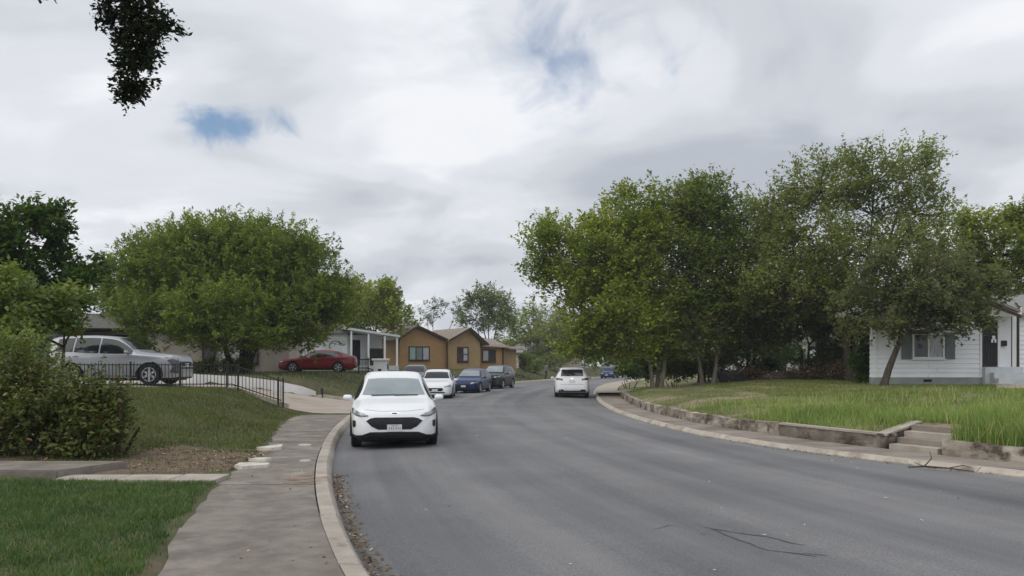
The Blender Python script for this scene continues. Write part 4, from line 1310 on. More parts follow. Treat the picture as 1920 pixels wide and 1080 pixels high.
vv = [bm.verts.new(v) for v in ((8.6, .55, 2.42), (13.0, .55, 2.30), (13.0, 4.0, 3.25), (8.0, 4.0, 3.45), (8.6, .55, 2.30), (13.0, .55, 2.18), (13.0, 4.0, 3.1), (8.0, 4.0, 3.3))]
for q in ((0, 1, 2, 3), (4, 5, 6, 7), (0, 1, 5, 4), (1, 2, 6, 5), (2, 3, 7, 6), (3, 0, 4, 7)): bm.faces.new([vv[i] for i in q])
obj_bm('roof', bm, MT['roofbrown'], B)
bm = bmesh.new()
vv = [bm.verts.new(v) for v in ((13.02, .9, 2.22), (15.1, .9, 2.1), (15.1, 4.0, 2.45), (13.02, 4.0, 3.1), (13.02, .9, 2.08), (15.1, .9, 1.96), (15.1, 4.0, 2.3), (13.02, 4.0, 2.95))]
for q in ((0, 1, 2, 3), (4, 5, 6, 7), (0, 1, 5, 4), (1, 2, 6, 5), (2, 3, 7, 6), (3, 0, 4, 7)): bm.faces.new([vv[i] for i in q])
obj_bm('roof', bm, MT['roofbrown'], B)
prism('ridge_roof', [(-.3, 2.9), (15, 2.9), (14.0, 3.2), (10, 3.75), (3.0, 3.9)], 5.2, 6.5, MT['roofbrown'], B)
window(B, .95, 3.15, .85, 2.15, -.0, MT['darktrim'], [MT['teal'], MT['shutter'], MT['curtain']], .10)
window(B, 6.25, 7.45, .75, 2.15, -.25, MT['darktrim'], [MT['glasspane'], MT['curtain']], .12, hbar=True)
window(B, 9.9, 11.5, .75, 1.95, 1.0, MT['darktrim'], [MT['curtain'], MT['glasspane']], .14)
prism('door', [(9.0, 0), (9.6, 0), (9.6, 2.05), (9.0, 2.05)], .93, .99, MT['darktrim'], B)
piece('downpipe', B, (5.04, -.30, 1.35), (.12, .1, 2.7), MT['darktrim'])
piece('downpipe', B, (12.45, .93, 1.15), (.12, .1, 2.3), MT['darktrim'])

# white porch house beside the red car
Wh = empty('porch_house', (-14.6, 60.5, 1.65), R(28)); tag(Wh, 'white house with a covered porch beyond the red car', 'house')
prism('wall', [(-8, -.7), (2.2, -.7), (2.2, 2.55), (-8, 2.55)], 0, 6, MT['white'], Wh)
prism('wall', [(2.2, -.7), (5.4, -.7), (5.4, 2.5), (2.2, 2.5)], 1.3, 6, MT['white'], Wh)
prism('porch_roof', [(1.6, 2.85), (6.1, 2.30), (6.1, 2.46), (1.6, 3.03)], -1.0, 6.2, MT['palegreen'], Wh)
prism('roof', [(-8.4, 2.56), (2.6, 2.56), (1.2, 3.7), (-7.0, 3.7)], -.4, 6.4, MT['roofgrey'], Wh)
window(Wh, .4, 1.9, .6, 2.25, 0, MT['white'], [MT['palegreen']], .12)
for x, h in ((2.25, 2.75), (3.6, 2.58), (4.9, 2.42), (5.9, 2.3)): piece('porch_post', Wh, (x, -.85, h / 2), (.12, .12, h), MT['white'])
prism('door', [(2.9, .1), (3.6, .1), (3.6, 2.1), (2.9, 2.1)], 1.24, 1.29, MT['darkgap'], Wh)
prism('dark_porch_panel', [(4.0, .1), (5.3, .1), (5.3, 1.45), (4.0, 1.45)], .6, .66, MT['junk'], Wh)  # plain dark panel behind the porch posts
prism('porch_floor', [(2.2, -.4), (6.0, -.4), (6.0, .08), (2.2, .08)], -1.0, 1.29, MT['stepgrey'], Wh)

# greige house behind the big feathery tree
Gh = empty('greige_house', (-25.5, 49.0, 1.3), R(8)); tag(Gh, 'greige house half hidden behind the big round tree', 'house')
prism('wall', [(3.0, 0), (11.5, 0), (11.5, 2.7), (3.0, 2.7)], 0, 7, MT['beige'], Gh)
prism('wall', [(-4, 0), (3, 0), (3, 2.6), (-4, 2.6)], 2.2, 7, MT['beige'], Gh)
prism('roof', [(-4.6, 2.72), (12.1, 2.72), (10, 3.6), (-2, 3.6)], -.6, 7.5, MT['roofgrey'], Gh)
prism('porch_shadow_panel', [(-.6, .0), (2.9, .0), (2.9, 2.4), (-.6, 2.4)], 2.1, 2.19, MT['darkgap'], Gh)  # dark sheet standing in for the shade of the porch recess
piece('porch_post', Gh, (-1.1, .2, 1.28), (.55, .4, 2.56), MT['redbrick'])
window(Gh, 6.3, 7.0, .6, 2.1, 0, MT['darktrim'], [MT['glasspane']], .1)
window(Gh, 8.9, 9.6, .6, 2.1, 0, MT['darktrim'], [MT['glasspane']], .1)
prism('door', [(7.3, 0), (8.5, 0), (8.5, 2.1), (7.3, 2.1)], -.04, -.003, MT['white'], Gh)
Lh = empty('carport_house', (-33.5, 47.0, 1.2), R(6)); tag(Lh, 'pale grey carport house behind the silver suv, mostly hidden by leaves', 'house')
prism('wall', [(0, 0), (5.2, 0), (5.2, 3.1), (0, 3.1)], 0, 6, MT['palegreen'], Lh)
prism('wall', [(5.25, 0), (6.6, 0), (6.6, 2.9), (5.25, 2.9)], .5, 6, MT['shutter'], Lh)
prism('roof', [(-.5, 3.12), (7.0, 3.0), (7.0, 3.2), (3.2, 4.4), (-.5, 3.3)], -.5, 6.4, MT['roofgrey'], Lh)
prism('garage_door', [(.8, 0), (4.6, 0), (4.6, 2.4), (.8, 2.4)], -.05, -.004, MT['white'], Lh)
# pale building glimpsed through the right trees
Th = empty('pale_house', (18.5, 66.0, 1.25), R(-6)); tag(Th, 'pale house glimpsed between the trunks behind the right trees', 'house')
prism('wall', [(0, -.5), (10, -.5), (10, 2.4), (0, 2.4)], 0, 6, MT['palegreen'], Th)
prism('roof', [(-.5, 2.42), (10.5, 2.42), (8.5, 3.6), (2, 3.6)], -.5, 6.5, MT['roofgrey'], Th)
window(Th, 2.0, 3.6, .9, 2.1, 0, MT['white'], [MT['glasspane'], MT['glasspane']], .1)
window(Th, 7.0, 8.6, .9, 2.1, 0, MT['white'], [MT['glasspane'], MT['glasspane']], .1)
Fh = empty('tan_house', (2.2, 118.0, 0.9), R(20)); tag(Fh, 'far tan house behind bushes past the brown house', 'house')
prism('wall', [(0, 0), (9, 0), (9, 2.7), (0, 2.7)], 0, 7, MT['beige'], Fh)
prism('roof', [(-.5, 2.72), (9.5, 2.72), (7.8, 4.2), (1.2, 4.2)], -.5, 7.5, MT['roofgrey'], Fh)
window(Fh, 2.0, 3.4, .8, 2.1, 0, MT['white'], [MT['glasspane'], MT['glasspane']], .1)

# ------------------------------------------------------------------ walls, steps, fence, street furniture
def ribbon_wall(name, label, pts, thick, mat, capmat=None, group=None, jit=0.012, cat='wall'):
    """wall along plan points (x,y,zbase,ztop); thickness to the left of travel"""
    root = empty(name, (0, 0, 0)); tag(root, label, cat, group)
    bm = bmesh.new(); rows = []
    dens = []
    for a, b in zip(pts, pts[1:]):
        a, b = Vector(a), Vector(b)
        k = max(2, int((b - a).length / 0.3))
        dens += [a.lerp(b, i / k) for i in range(k)]
    dens.append(Vector(pts[-1]))
    for i, p in enumerate(dens):
        q0, q1 = dens[max(i - 1, 0)], dens[min(i + 1, len(dens) - 1)]
        t = Vector((q1[0] - q0[0], q1[1] - q0[1], 0)).normalized(); n = Vector((-t.y, t.x, 0))
        j = lambda: random.uniform(-jit, jit)
        f = Vector((p[0], p[1], 0)); bk = f + n * thick
        zt = p[3] + j() * .8
        rows.append([bm.verts.new((f.x + j(), f.y + j(), p[2])), bm.verts.new((f.x + j(), f.y + j(), (p[2] + p[3]) / 2)), bm.verts.new((f.x + j() * .5, f.y + j() * .5, zt)), bm.verts.new((bk.x, bk.y, zt + j() * .3)), bm.verts.new((bk.x, bk.y, p[2]))])
    for a, b in zip(rows, rows[1:]):
        for k in range(5): bm.faces.new((a[k], a[(k + 1) % 5], b[(k + 1) % 5], b[k]))
    bm.faces.new(rows[0]); bm.faces.new(rows[-1][::-1])
    obj_bm('wall_body', bm, mat, root)
    if capmat:
        bm = bmesh.new(); rows = []
        for i, p in enumerate(dens):
            q0, q1 = dens[max(i - 1, 0)], dens[min(i + 1, len(dens) - 1)]
            t = Vector((q1[0] - q0[0], q1[1] - q0[1], 0)).normalized(); n = Vector((-t.y, t.x, 0))
            f = Vector((p[0], p[1], 0)) - n * .022; bk = f + n * (thick + .044)
            rows.append([bm.verts.new((v.x, v.y, z)) for v, z in ((f, p[3] - .012), (f, p[3] + .03), (bk, p[3] + .03), (bk, p[3] - .012))])
        for a, b in zip(rows, rows[1:]):
            for k in range(4): bm.faces.new((a[k], a[(k + 1) % 4], b[(k + 1) % 4], b[k]))
        bm.faces.new(rows[0]); bm.faces.new(rows[-1][::-1])
        obj_bm('wall_cap', bm, capmat, root)
    return root


random.seed(21)
ysA = [44.0, 41, 38, 35, 32, 29, 26.5, 24, 22, 20.5, 19.4]
ribbon_wall('retaining_wall', 'low pale stained retaining wall edging the yard towards the trees', [(float(WX(y)), y, 0.05, 0.36 + .02 * math.sin(y * 1.7)) for y in ysA], 0.22, MT['wall'], None, 'low yard walls', jit=.03)
ysB = [19.38, 18.6, 17.8, 17.0, 16.3]
n2 = STEP_A * 1.45
ribbon_wall('retaining_wall', 'dark stained length of low wall turning in at the garden steps', [(float(WX(y)) + .02, y, 0.05, 0.37) for y in ysB] + [(STEP_P0.x, STEP_P0.y, .05, .37), (STEP_P0.x + n2.x * .55, STEP_P0.y + n2.y * .55, .05, .48), (STEP_P0.x + n2.x, STEP_P0.y + n2.y, .05, .57)], 0.2, MT['walldark'], MT['wallcap'], 'low yard walls', jit=.018)
ysC = [15.1, 14.5, 13.8, 13.0, 12.0, 11.0, 10.0, 8.5, 7]
ribbon_wall('retaining_wall', 'pale length of low wall under the tall grass beyond the garden steps', [(STEP_P1.x + n2.x * .9, STEP_P1.y + n2.y * .9, .05, .52), (STEP_P1.x + .02, STEP_P1.y, .05, .37)] + [(float(WX(y)) + .02, y, 0.05, 0.37) for y in ysC[1:]], 0.2, MT['wall'], None, 'low yard walls', jit=.025)
S = empty('garden_steps', (STEP_P0.x, STEP_P0.y, 0.1)); tag(S, 'short flight of concrete garden steps through the low wall', 'steps')
for i in range(4):
    bm = bmesh.new()
    a = STEP_P0 + STEP_A * (.0 + .30 * i) - (STEP_P1 - STEP_P0) * .0
    b = STEP_P1 + STEP_A * (.0 + .30 * i)
    e = (b - a).normalized() * .07
    a = a + e; b = b - e
    dd = STEP_A * .305
    lo, hi = -.06, .10 + .115 * i
    ring = [a, b, b + dd, a + dd]
    v0 = [bm.verts.new((p.x - STEP_P0.x, p.y - STEP_P0.y, lo)) for p in ring]; v1 = [bm.verts.new((p.x - STEP_P0.x, p.y - STEP_P0.y, hi)) for p in ring]
    bm.faces.new(v0[::-1]); bm.faces.new(v1)
    for k in range(4): bm.faces.new((v0[k], v0[(k + 1) % 4], v1[(k + 1) % 4], v1[k]))
    obj_bm('step', bm, MT['path_r'] if i % 2 else MT['wallcap'], S)
# garden walk near the porch
Gw = empty('garden_path'); tag(Gw, 'pale broken concrete path slabs leading to the porch', kind='structure')
for (x, y, w, l, r) in ((20.6, 33.3, 1.2, 1.2, 3), (20.2, 31.7, 1.2, 1.5, -5), (19.3, 30.0, 1.2, 1.6, 12), (18.3, 28.5, 1.1, 1.4, 20)):
    bm = bmesh.new(); bm_box(bm, (0, 0, 0), (w, l, .12), bevel=.02)
    o = obj_bm('slab', bm, MT['drive'], Gw); o.location = (x, y, float(zR(x, y)) + .03); o.rotation_euler = (0, R(1), R(r))

# white wall on the far side of the driveway
ww = [(-17.2, 31.15, .7, 1.52), (-16.2, 31.2, .7, 1.52), (-14.4, 31.5, .7, 1.49), (-12.6, 31.8, .55, 1.43), (-11.2, 33.5, .35, 1.30), (-10.2, 34.7, .2, 1.10), (-9.35, 35.7, .1, .84), (-8.9, 36.3, .1, .60)]
ribbon_wall('driveway_wall', 'white painted sloping wall along the far side of the driveway', ww, .25, MT['whitewall'], None, jit=.01)
# low edging where the grass slope meets the driveway
ribbon_wall('edging', 'low concrete edging between the driveway and grass slope', [(-8.7, 36.62, .05, .46), (-8.0, 36.66, .03, .34), (-6.8, 36.74, .03, .25), (-6.0, 36.8, .02, .22)], .18, MT['kerb_pale'], None, cat='edging')
# black stub post
Bp = empty('stub_post', (-8.6, 36.2, float(zL(-8.6, 36.2)))); tag(Bp, 'small black stub post at the end of the white wall', 'post')
bm = bmesh.new(); bm_tube(bm, [(0, 0, -.05), (0, 0, .40), (.03, 0, .45)], [.06, .06, .05], 8); obj_bm('post', bm, MT['black_iron'], Bp, 40)
bm = bmesh.new(); bm_box(bm, (-.1, -.1, .07), (.26, .24, .16), bevel=.03); obj_bm('footing', bm, MT['kerb'], Bp)

# black picket fence on the crest of the mound
Fe = empty('picket_fence', (-9.2, 26.45, 0.95)); tag(Fe, 'black iron picket fence stepping down beside the driveway', 'fence')
FY = 26.45
fx = [-14.6, -9.25, -8.4, -7.62]


def fz(x):
    return float(np.interp(x, fx, [1.0, 1.0, .72, .46]))


O = Vector(Fe.location)
x = -14.6; i = 0
while x < -7.6:
    z = fz(x)
    piece('picket', Fe, (x - O.x, 0, z + .46 - O.z), (.017, .017, .78), MT['black_iron'])
    x += .116; i += 1
for x in (-14.62, -12.6, -10.95, -9.42, -9.05, -7.72, -7.56):
    z = fz(x)
    p_ = piece('post', Fe, (x - O.x, -.02, z + .42 - O.z), (.045, .045, .98), MT['black_iron'])
for (a, b) in zip(fx, fx[1:]):
    za, zb = fz(a), fz(b)
    ln = math.hypot(b - a, zb - za); an = math.atan2(zb - za, b - a)
    for hh in (.16, .80):
        piece('rail', Fe, ((a + b) / 2 - O.x, .0, (za + zb) / 2 + hh - O.z), (ln, .03, .03), MT['black_iron'], rot=(0, -an, 0))
# concrete footing strip of the fence
ribbon_wall('fence_kerb', 'thin pale concrete strip under the black picket fence', [(-15.5, 26.75, .4, 1.045), (-9.25, 26.75, .4, 1.045), (-8.4, 26.75, .2, .77), (-7.5, 26.75, .1, .50)], .12, MT['kerb_pale'], None, cat='edging')

# black iron railing by the red car
Ra = empty('iron_railing', (-9.6, 50.0, 1.15)); tag(Ra, 'black iron gate railing beside the red car', 'railing')
Ra.rotation_euler = (0, 0, R(-20))
for (x, h) in ((0, 1.05), (.7, 1.1), (1.35, .85), (2.1, .6)): piece('post', Ra, (x, 0, h / 2 - .3), (.06, .06, h + .6), MT['black_iron'])
for (x0_, z0_, x1_, z1_) in ((0, .98, .72, 1.0), (.68, 1.0, 2.12, .52), (0, .45, .72, .45), (.68, .45, 2.12, 0.0)):
    ln = math.hypot(x1_ - x0_, z1_ - z0_)
    piece('rail', Ra, ((x0_ + x1_) / 2, 0, (z0_ + z1_) / 2), (ln, .05, .06), MT['black_iron'], rot=(0, -math.atan2(z1_ - z0_, x1_ - x0_), 0))
for i in range(6): piece('picket', Ra, (.1 + i * .1, 0, .5), (.025, .025, .95), MT['black_iron'])

# white mailbox pillar
Mb = empty('mailbox_pillar', (-7.95, 48.5, 0.86)); tag(Mb, 'white masonry mailbox pillar beyond the nearest white suv', 'mailbox')
bm = bmesh.new(); bm_box(bm, (0, 0, .55), (.80, .62, 1.3), bevel=.03); obj_bm('pillar', bm, MT['white'], Mb)
bm = bmesh.new(); bm_box(bm, (0, 0, 1.25), (.98, .78, .12), bevel=.03); obj_bm('cap', bm, MT['white'], Mb)
bm = bmesh.new(); bm_box(bm, (-.02, -.32, .62), (.20, .04, .14), bevel=.01); obj_bm('mail_slot', bm, MT['black_iron'], Mb)
bm = bmesh.new(); bm_box(bm, (.40, -.05, .85), (.03, .30, .34)); obj_bm('box_door', bm, MT['black_iron'], Mb)

# near-left concrete step slab and path
Sl = empty('concrete_step', (-7.0, 12.1, 0.15)); tag(Sl, 'thick weathered concrete step slab at the foot of the hedge', 'step')
bm = bmesh.new()
a = [(-1.7, -.62), (0.55, -.75), (1.02, .38), (-1.7, .42)]
v0 = [bm.verts.new((x, y, -.1)) for x, y in a]; v1 = [bm.verts.new((x, y, .15)) for x, y in a]
bm.faces.new(v0[::-1]); bm.faces.new(v1)
for k in range(4): bm.faces.new((v0[k], v0[(k + 1) % 4], v1[(k + 1) % 4], v1[k]))
bmesh.ops.bevel(bm, geom=list(bm.edges), offset=.02, segments=2, affect='EDGES')
obj_bm('step_slab', bm, MT['sidewalk'], Sl)
Wk = empty('garden_path'); tag(Wk, 'narrow concrete garden path from the sidewalk to the step slab', kind='structure')
for (x0_, x1_) in ((-4.12, -4.75), (-4.765, -5.5), (-5.515, -6.4)):
    bm = bmesh.new(); xm = (x0_ + x1_) / 2
    k_ = .10 if x1_ < -5 else .0
    bm_box(bm, (xm, 11.38 - .02 * abs(xm + 4), .16), (abs(x1_ - x0_), .62 - k_, .10), bevel=.012)
    obj_bm('slab', bm, MT['kerb'], Wk)

# flat pale stones on the sidewalk edge
random.seed(9)
sl = [('largest cracked pale flat stone lying on the sidewalk edge', -4.2, 12.9, .62, .5, .085, 25), ('middle pale flat stone lying on the sidewalk edge', -4.32, 13.75, .40, .34, .07, -10),
      ('upper pale flat stone tilted against the lawn edge', -4.72, 15.7, .42, .7, .09, -20), ('small sunken pale stone on the far sidewalk', -4.25, 16.4, .30, .22, .03, 5), ('small pale stone chip lying on the sidewalk below the stones', -3.55, 13.7, .22, .12, .03, 0)]
for (lb, x, y, w, l, h, r) in sl:
    bm = bmesh.new(); n = 9; h *= .7; top = []
    for k in range(n):
        a = 2 * math.pi * k / n; q = random.uniform(.75, 1.1)
        top.append((w / 2 * q * math.cos(a), l / 2 * q * math.sin(a)))
    v0 = [bm.verts.new((x_ * 1.04, y_ * 1.04, -.02)) for x_, y_ in top]; v1 = [bm.verts.new((x_, y_, h * random.uniform(.75, 1.05))) for x_, y_ in top]
    c = bm.verts.new((0, 0, h * 1.02))
    for k in range(n):
        bm.faces.new((v0[k], v0[(k + 1) % n], v1[(k + 1) % n], v1[k])); bm.faces.new((v1[k], v1[(k + 1) % n], c))
    bm.faces.new(v0[::-1])
    o = obj_bm('flat_stone', bm, MT['stone'])
    o.location = (x, y, .152); o.rotation_euler = (0, 0, R(r)); tag(o, lb, 'stone', 'pale stones on the sidewalk')

# orange survey paint on the sidewalk joint and kerb
pv = []
for k in range(14):
    a = 2 * math.pi * k / 14; q = random.uniform(.7, 1.1)
    pv.append((-2.98 + .34 * q * math.cos(a), 11.6 + .8 * q * math.sin(a), .164))
o = obj_np('paint_mark', np.array(pv), [list(range(14))], MT['rust']); tag(o, kind='structure')

# fallen branch at the kerb
bm = bmesh.new()
bm_tube(bm, [(-.35, 0, .03), (-.1, .05, .05), (.25, .0, .04), (.62, -.12, .02)], [.012, .018, .014, .006], 5)
bm_tube(bm, [(-.1, .05, .05), (.02, .1, .18), (.0, .16, .30)], [.012, .009, .004], 5)
bm_tube(bm, [(.25, 0, .04), (.5, .08, .09), (.62, .05, .05)], [.01, .007, .003], 5)
bm_tube(bm, [(-.1, .05, .05), (-.25, .14, .10)], [.009, .004], 5)
o = obj_bm('fallen_branch', bm, MT['twig'], None, 60); p = at(1735, 879, 13.6); o.location = (7.1, 13.55, .02); o.rotation_euler = (0, 0, R(-20)); tag(o, 'dry fallen branch lying in the gutter below the garden steps', 'branch')

# junk pile under the trees
J = empty('junk_cart', (12.4, 45.5, float(zR(12.4, 45.5)))); tag(J, 'dark overturned cart and scrap under the right trees', 'scrap')
bm = bmesh.new()
bm_box(bm, (0, 0, .42), (1.1, .6, .5), Matrix.Rotation(R(14), 3, 'Y'), bevel=.06); obj_bm('tub', bm, MT['junk'], J)
for x in (-.45, .45):
    bm = bmesh.new(); bmesh.ops.create_cone(bm, cap_ends=True, segments=18, radius1=.26, radius2=.26, depth=.12, matrix=Matrix.Translation((x, -.33, .26)) @ Matrix.Rotation(R(90), 4, 'X')); obj_bm('wheel', bm, CM['tyre'], J)
bm = bmesh.new(); bm_tube(bm, [(-.5, 0, .6), (-.8, -.1, .85), (-.95, -.1, .7)], [.025, .025, .025], 6); bm_tube(bm, [(.5, .0, .6), (.8, -.1, .9)], [.025, .025], 6); obj_bm('handle', bm, CM['alloy'], J)
Q = empty('log_pile', (16.0, 46.5, float(zR(16.0, 46.5)))); tag(Q, 'heap of cut logs and pale scraps under the trees beside the house', 'logs')
for k in range(7):
    bm = bmesh.new(); bm_tube(bm, [(-.9 + random.uniform(-.3, .3), 0, 0), (.9, random.uniform(-.2, .2), .05)], [.13, .11], 8)
    o = obj_bm('log', bm, MT['bark_pale'], Q); o.location = ((k % 4) * .5 - .8, (k // 4) * .25, .14 + (k // 4) * .2); o.rotation_euler = (0, 0, R(random.uniform(-35, 35)))

# fence post at the edge of the hedge
Cp = empty('chain_link_fence', (-6.72, 13.7, .2)); tag(Cp, 'rusty wire fence end post and mesh swallowed by the hedge', 'fence')
bm = bmesh.new(); bm_tube(bm, [(0, 0, -.1), (0, 0, 1.25)], [.03, .03], 8); obj_bm('post', bm, MT['twig'], Cp, 40)
bm = bmesh.new()
for k in range(22):
    for s_ in (1, -1):
        x = -k * .12
        bm_tube(bm, [(x, 0, .05 if s_ > 0 else 1.15), (x - .55, 0, 1.15 if s_ > 0 else .05)], [.004, .004], 3, cap=False)
obj_bm('wire_mesh', bm, MT['black_iron'], Cp)
bm = bmesh.new(); bm_tube(bm, [(0, 0, 1.18), (-2.9, 0, 1.18)], [.02, .02], 6); obj_bm('rail', bm, MT['twig'], Cp)

# ------------------------------------------------------------------ person on the far verge
def person(loc, rz):
    me = bpy.data.meshes.new('person')
    J_ = {'pel': (0, 0, .95, .15), 'chest': (0, .01, 1.28, .17), 'neck': (0, 0, 1.47, .065), 'head': (0, -.02, 1.62, .10), 'top': (0, -.01, 1.71, .07),
          'shl': (-.2, 0, 1.42, .07), 'ell': (-.27, .06, 1.13, .05), 'hal': (-.25, -.06, .90, .045), 'shr': (.2, 0, 1.42, .07), 'elr': (.28, -.02, 1.13, .05), 'har': (.26, -.18, .93, .045),
          'hil': (-.1, 0, .9, .10), 'knl': (-.11, -.10, .50, .075), 'anl': (-.11, .03, .09, .05), 'tol': (-.11, -.14, .04, .04),
          'hir': (.1, 0, .9, .10), 'knr': (.11, .04, .50, .075), 'anr': (.11, .22, .10, .05), 'tor': (.11, .07, .04, .04)}
    ks = list(J_)
    E = [('pel', 'chest'), ('chest', 'neck'), ('neck', 'head'), ('head', 'top'), ('chest', 'shl'), ('shl', 'ell'), ('ell', 'hal'), ('chest', 'shr'), ('shr', 'elr'), ('elr', 'har'),
         ('pel', 'hil'), ('hil', 'knl'), ('knl', 'anl'), ('anl', 'tol'), ('pel', 'hir'), ('hir', 'knr'), ('knr', 'anr'), ('anr', 'tor')]
    me.from_pydata([J_[k][:3] for k in ks], [(ks.index(a), ks.index(b)) for a, b in E], [])
    o = link(bpy.data.objects.new('tmp', me))
    o.modifiers.new('s', 'SKIN'); o.modifiers.new('d', 'SUBSURF').levels = 2
    for i, k in enumerate(ks):
        me.skin_vertices[0].data[i].radius = (J_[k][3], J_[k][3])
    me.skin_vertices[0].data[0].use_root = True
    dg = bpy.context.evaluated_depsgraph_get()
    out = bpy.data.meshes.new_from_object(o.evaluated_get(dg))
    bpy.data.objects.remove(o)
    out.materials.clear()
    mats = [M('dark trousers', (0.018, 0.018, 0.022), (0.03, 0.03, 0.035), 8), M('grey shirt', (0.13, 0.13, 0.14), (0.18, 0.18, 0.19), 8), M('skin', (0.32, 0.2, 0.14), (0.36, 0.23, 0.165), 6)]
    for m in mats: out.materials.append(m)
    for p in out.polygons:
        z = p.center.z
        p.material_index = 2 if z > 1.47 or (abs(p.center.x) > .2 and z < 1.1) else (1 if z > .98 else 0)
        p.use_smooth = True
    r = link(bpy.data.objects.new('person', out)); r.location = loc; r.rotation_euler = (0, 0, rz)
    bm = bmesh.new(); bmesh.ops.create_uvsphere(bm, u_segments=12, v_segments=8, radius=.118, matrix=Matrix.Translation((0, .02, 1.66)) @ Matrix.Diagonal((1, 1.05, .8, 1)))
    obj_bm('hair', bm, M('dark hair', (0.02, 0.015, 0.012), (0.03, 0.022, 0.018), 20), r, 60)
    return tag(r, 'person in dark trousers and grey top walking on the far verge', 'person')


px_ = (1024 - 960) * 92 / FPX
person((px_, 92.0, float(zL(px_, 92.0)) + .01), R(60))

# ------------------------------------------------------------------ trees
zl = lambda x, y: float(zL(x, y))
zr = lambda x, y: float(zR(x, y, False))
# big round feathery tree left
bx, by = -14.6, 43.0
b = (bx, by, zl(bx, by))
tree('feathery_tree', 'big round feathery green tree in the yard behind the white wall', b,
     [(-.2, 0, 0, -.9, 0, 1.7), (.05, .1, 0, .1, .3, 1.9), (.3, -.1, 0, 1.0, -.2, 1.7), (.15, 0, 0, .6, .5, 2.0)],
     [ell(425, 515, 150, 95, 43), ell(300, 545, 95, 85, 42, dY=1), ell(545, 535, 95, 85, 43), ell(350, 480, 105, 52, 43), ell(490, 478, 110, 54, 44), ell(430, 595, 135, 62, 40), ell(300, 595, 85, 48, 41), ell(570, 595, 72, 56, 42), ell(618, 575, 34, 48, 44), ell(236, 540, 40, 60, 44), ell(450, 630, 90, 32, 39.5)],
     LF['feather'], (0.22, 0.070), 165000, 330, 3, .17, 'bark', per=34, spray=1.0, rad=.17, upb=.8, outb=.7, hollow=.3, lump_r=.55)
# left dark trees
b = (-15.5, 24.0, zl(-15.5, 24.0))
tree('dark_tree', 'dark dense broadleaf tree at the left edge behind the hedge', b, [(0, 0, 0, .1, .1, 2.2)],
     [ell(40, 460, 85, 80, 24), ell(10, 560, 90, 70, 24), ell(100, 430, 40, 45, 24), ell(-60, 480, 90, 90, 24), ell(110, 530, 45, 40, 24), ell(150, 480, 14, 50, 24.5, w=.25), ell(165, 520, 26, 26, 25)],
     LF['darkgreen'], (0.17, 0.085), 23000, 70, 8, .17, per=18, spray=.5, rad=.16)
b = (-12.6, 21.5, zl(-12.6, 21.5))
tree('light_tree', 'light green open-branched small tree leaning over the silver suv', b, [(0, 0, 0, .1, 0, 1.2), (.2, .1, 0, .5, .1, 1.4)],
     [ell(50, 580, 70, 32, 19), ell(120, 575, 50, 24, 20), ell(20, 555, 60, 36, 18.5), ell(30, 625, 40, 30, 18), ell(150, 600, 22, 14, 20)],
     LF['lightshrub'], (0.13, 0.07), 9000, 50, 12, .06, per=14, spray=.45, rad=.13, upb=.2)
# hedge-like shrubs over the wire fence
hs = [(-9.4, 13.9, 'leafy olive shrub at the far left of the hedge', [ell(0, 735, 70, 60, 13.9), ell(30, 810, 85, 60, 13.7)], 'shrub'),
      (-8.0, 13.8, 'tangled middle shrub of the hedge with reddish tips', [ell(95, 765, 70, 40, 13.8), ell(110, 815, 80, 52, 13.6), ell(60, 735, 40, 26, 14)], 'shrub'),
      (-7.1, 13.8, 'rounded shrub at the street end of the hedge', [ell(178, 775, 42, 36, 13.8), ell(172, 820, 46, 44, 13.6), ell(196, 745, 24, 20, 13.9)], 'shrub'),
      (-9.7, 14.8, 'taller light green shrub rising above the hedge', [ell(20, 670, 48, 34, 14.8), ell(10, 710, 60, 34, 14.8), ell(65, 705, 34, 20, 14.8)], 'lightshrub')]
for i, (x, y, lb, es, lm) in enumerate(hs):
    bush('hedge_shrub', lb, (x, y, zl(x, y) - .02), es, LF[lm], (0.08, 0.04), 8500 if i < 3 else 5500, 60, 30 + i, 'shrubs of the hedge', 'shrub', .022, per=12, spray=.5, rad=.06, hollow=.3, upb=.55, outb=.8, lump_r=.4)
# undergrowth under the feathery tree
for i, (x, y, rx, ry, Y, lb) in enumerate(((385, 690, 34, 14, 39.5, 'low clipped bush at the foot of the feathery tree'), (450, 688, 30, 16, 40, 'dark bush around the trunks of the feathery tree'), (255, 652, 42, 26, 46, 'dark bush in front of the greige house porch'))):
    p = at(x, y, Y)
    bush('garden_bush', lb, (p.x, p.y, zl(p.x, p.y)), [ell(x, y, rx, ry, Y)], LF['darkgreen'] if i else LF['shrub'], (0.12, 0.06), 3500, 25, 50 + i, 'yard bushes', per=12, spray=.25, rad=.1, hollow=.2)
# trees behind the white and brown houses
def back_tree(lb, x, y, base_y, Y, es, lm, n, seed, leaf=(.32, .16), tr=.2, group='background trees', **kw):
    p = at(x, base_y, Y)
    z = 0.8
    d = dict(per=16, spray=1.1, rad=.3); d.update(kw)
    return tree('background_tree', lb, (p.x, p.y, z), [(0, 0, 0, .2, 0, 2.4)], es, LF[lm], leaf, n, 60, seed, tr, group=group, twig=.035, **d)


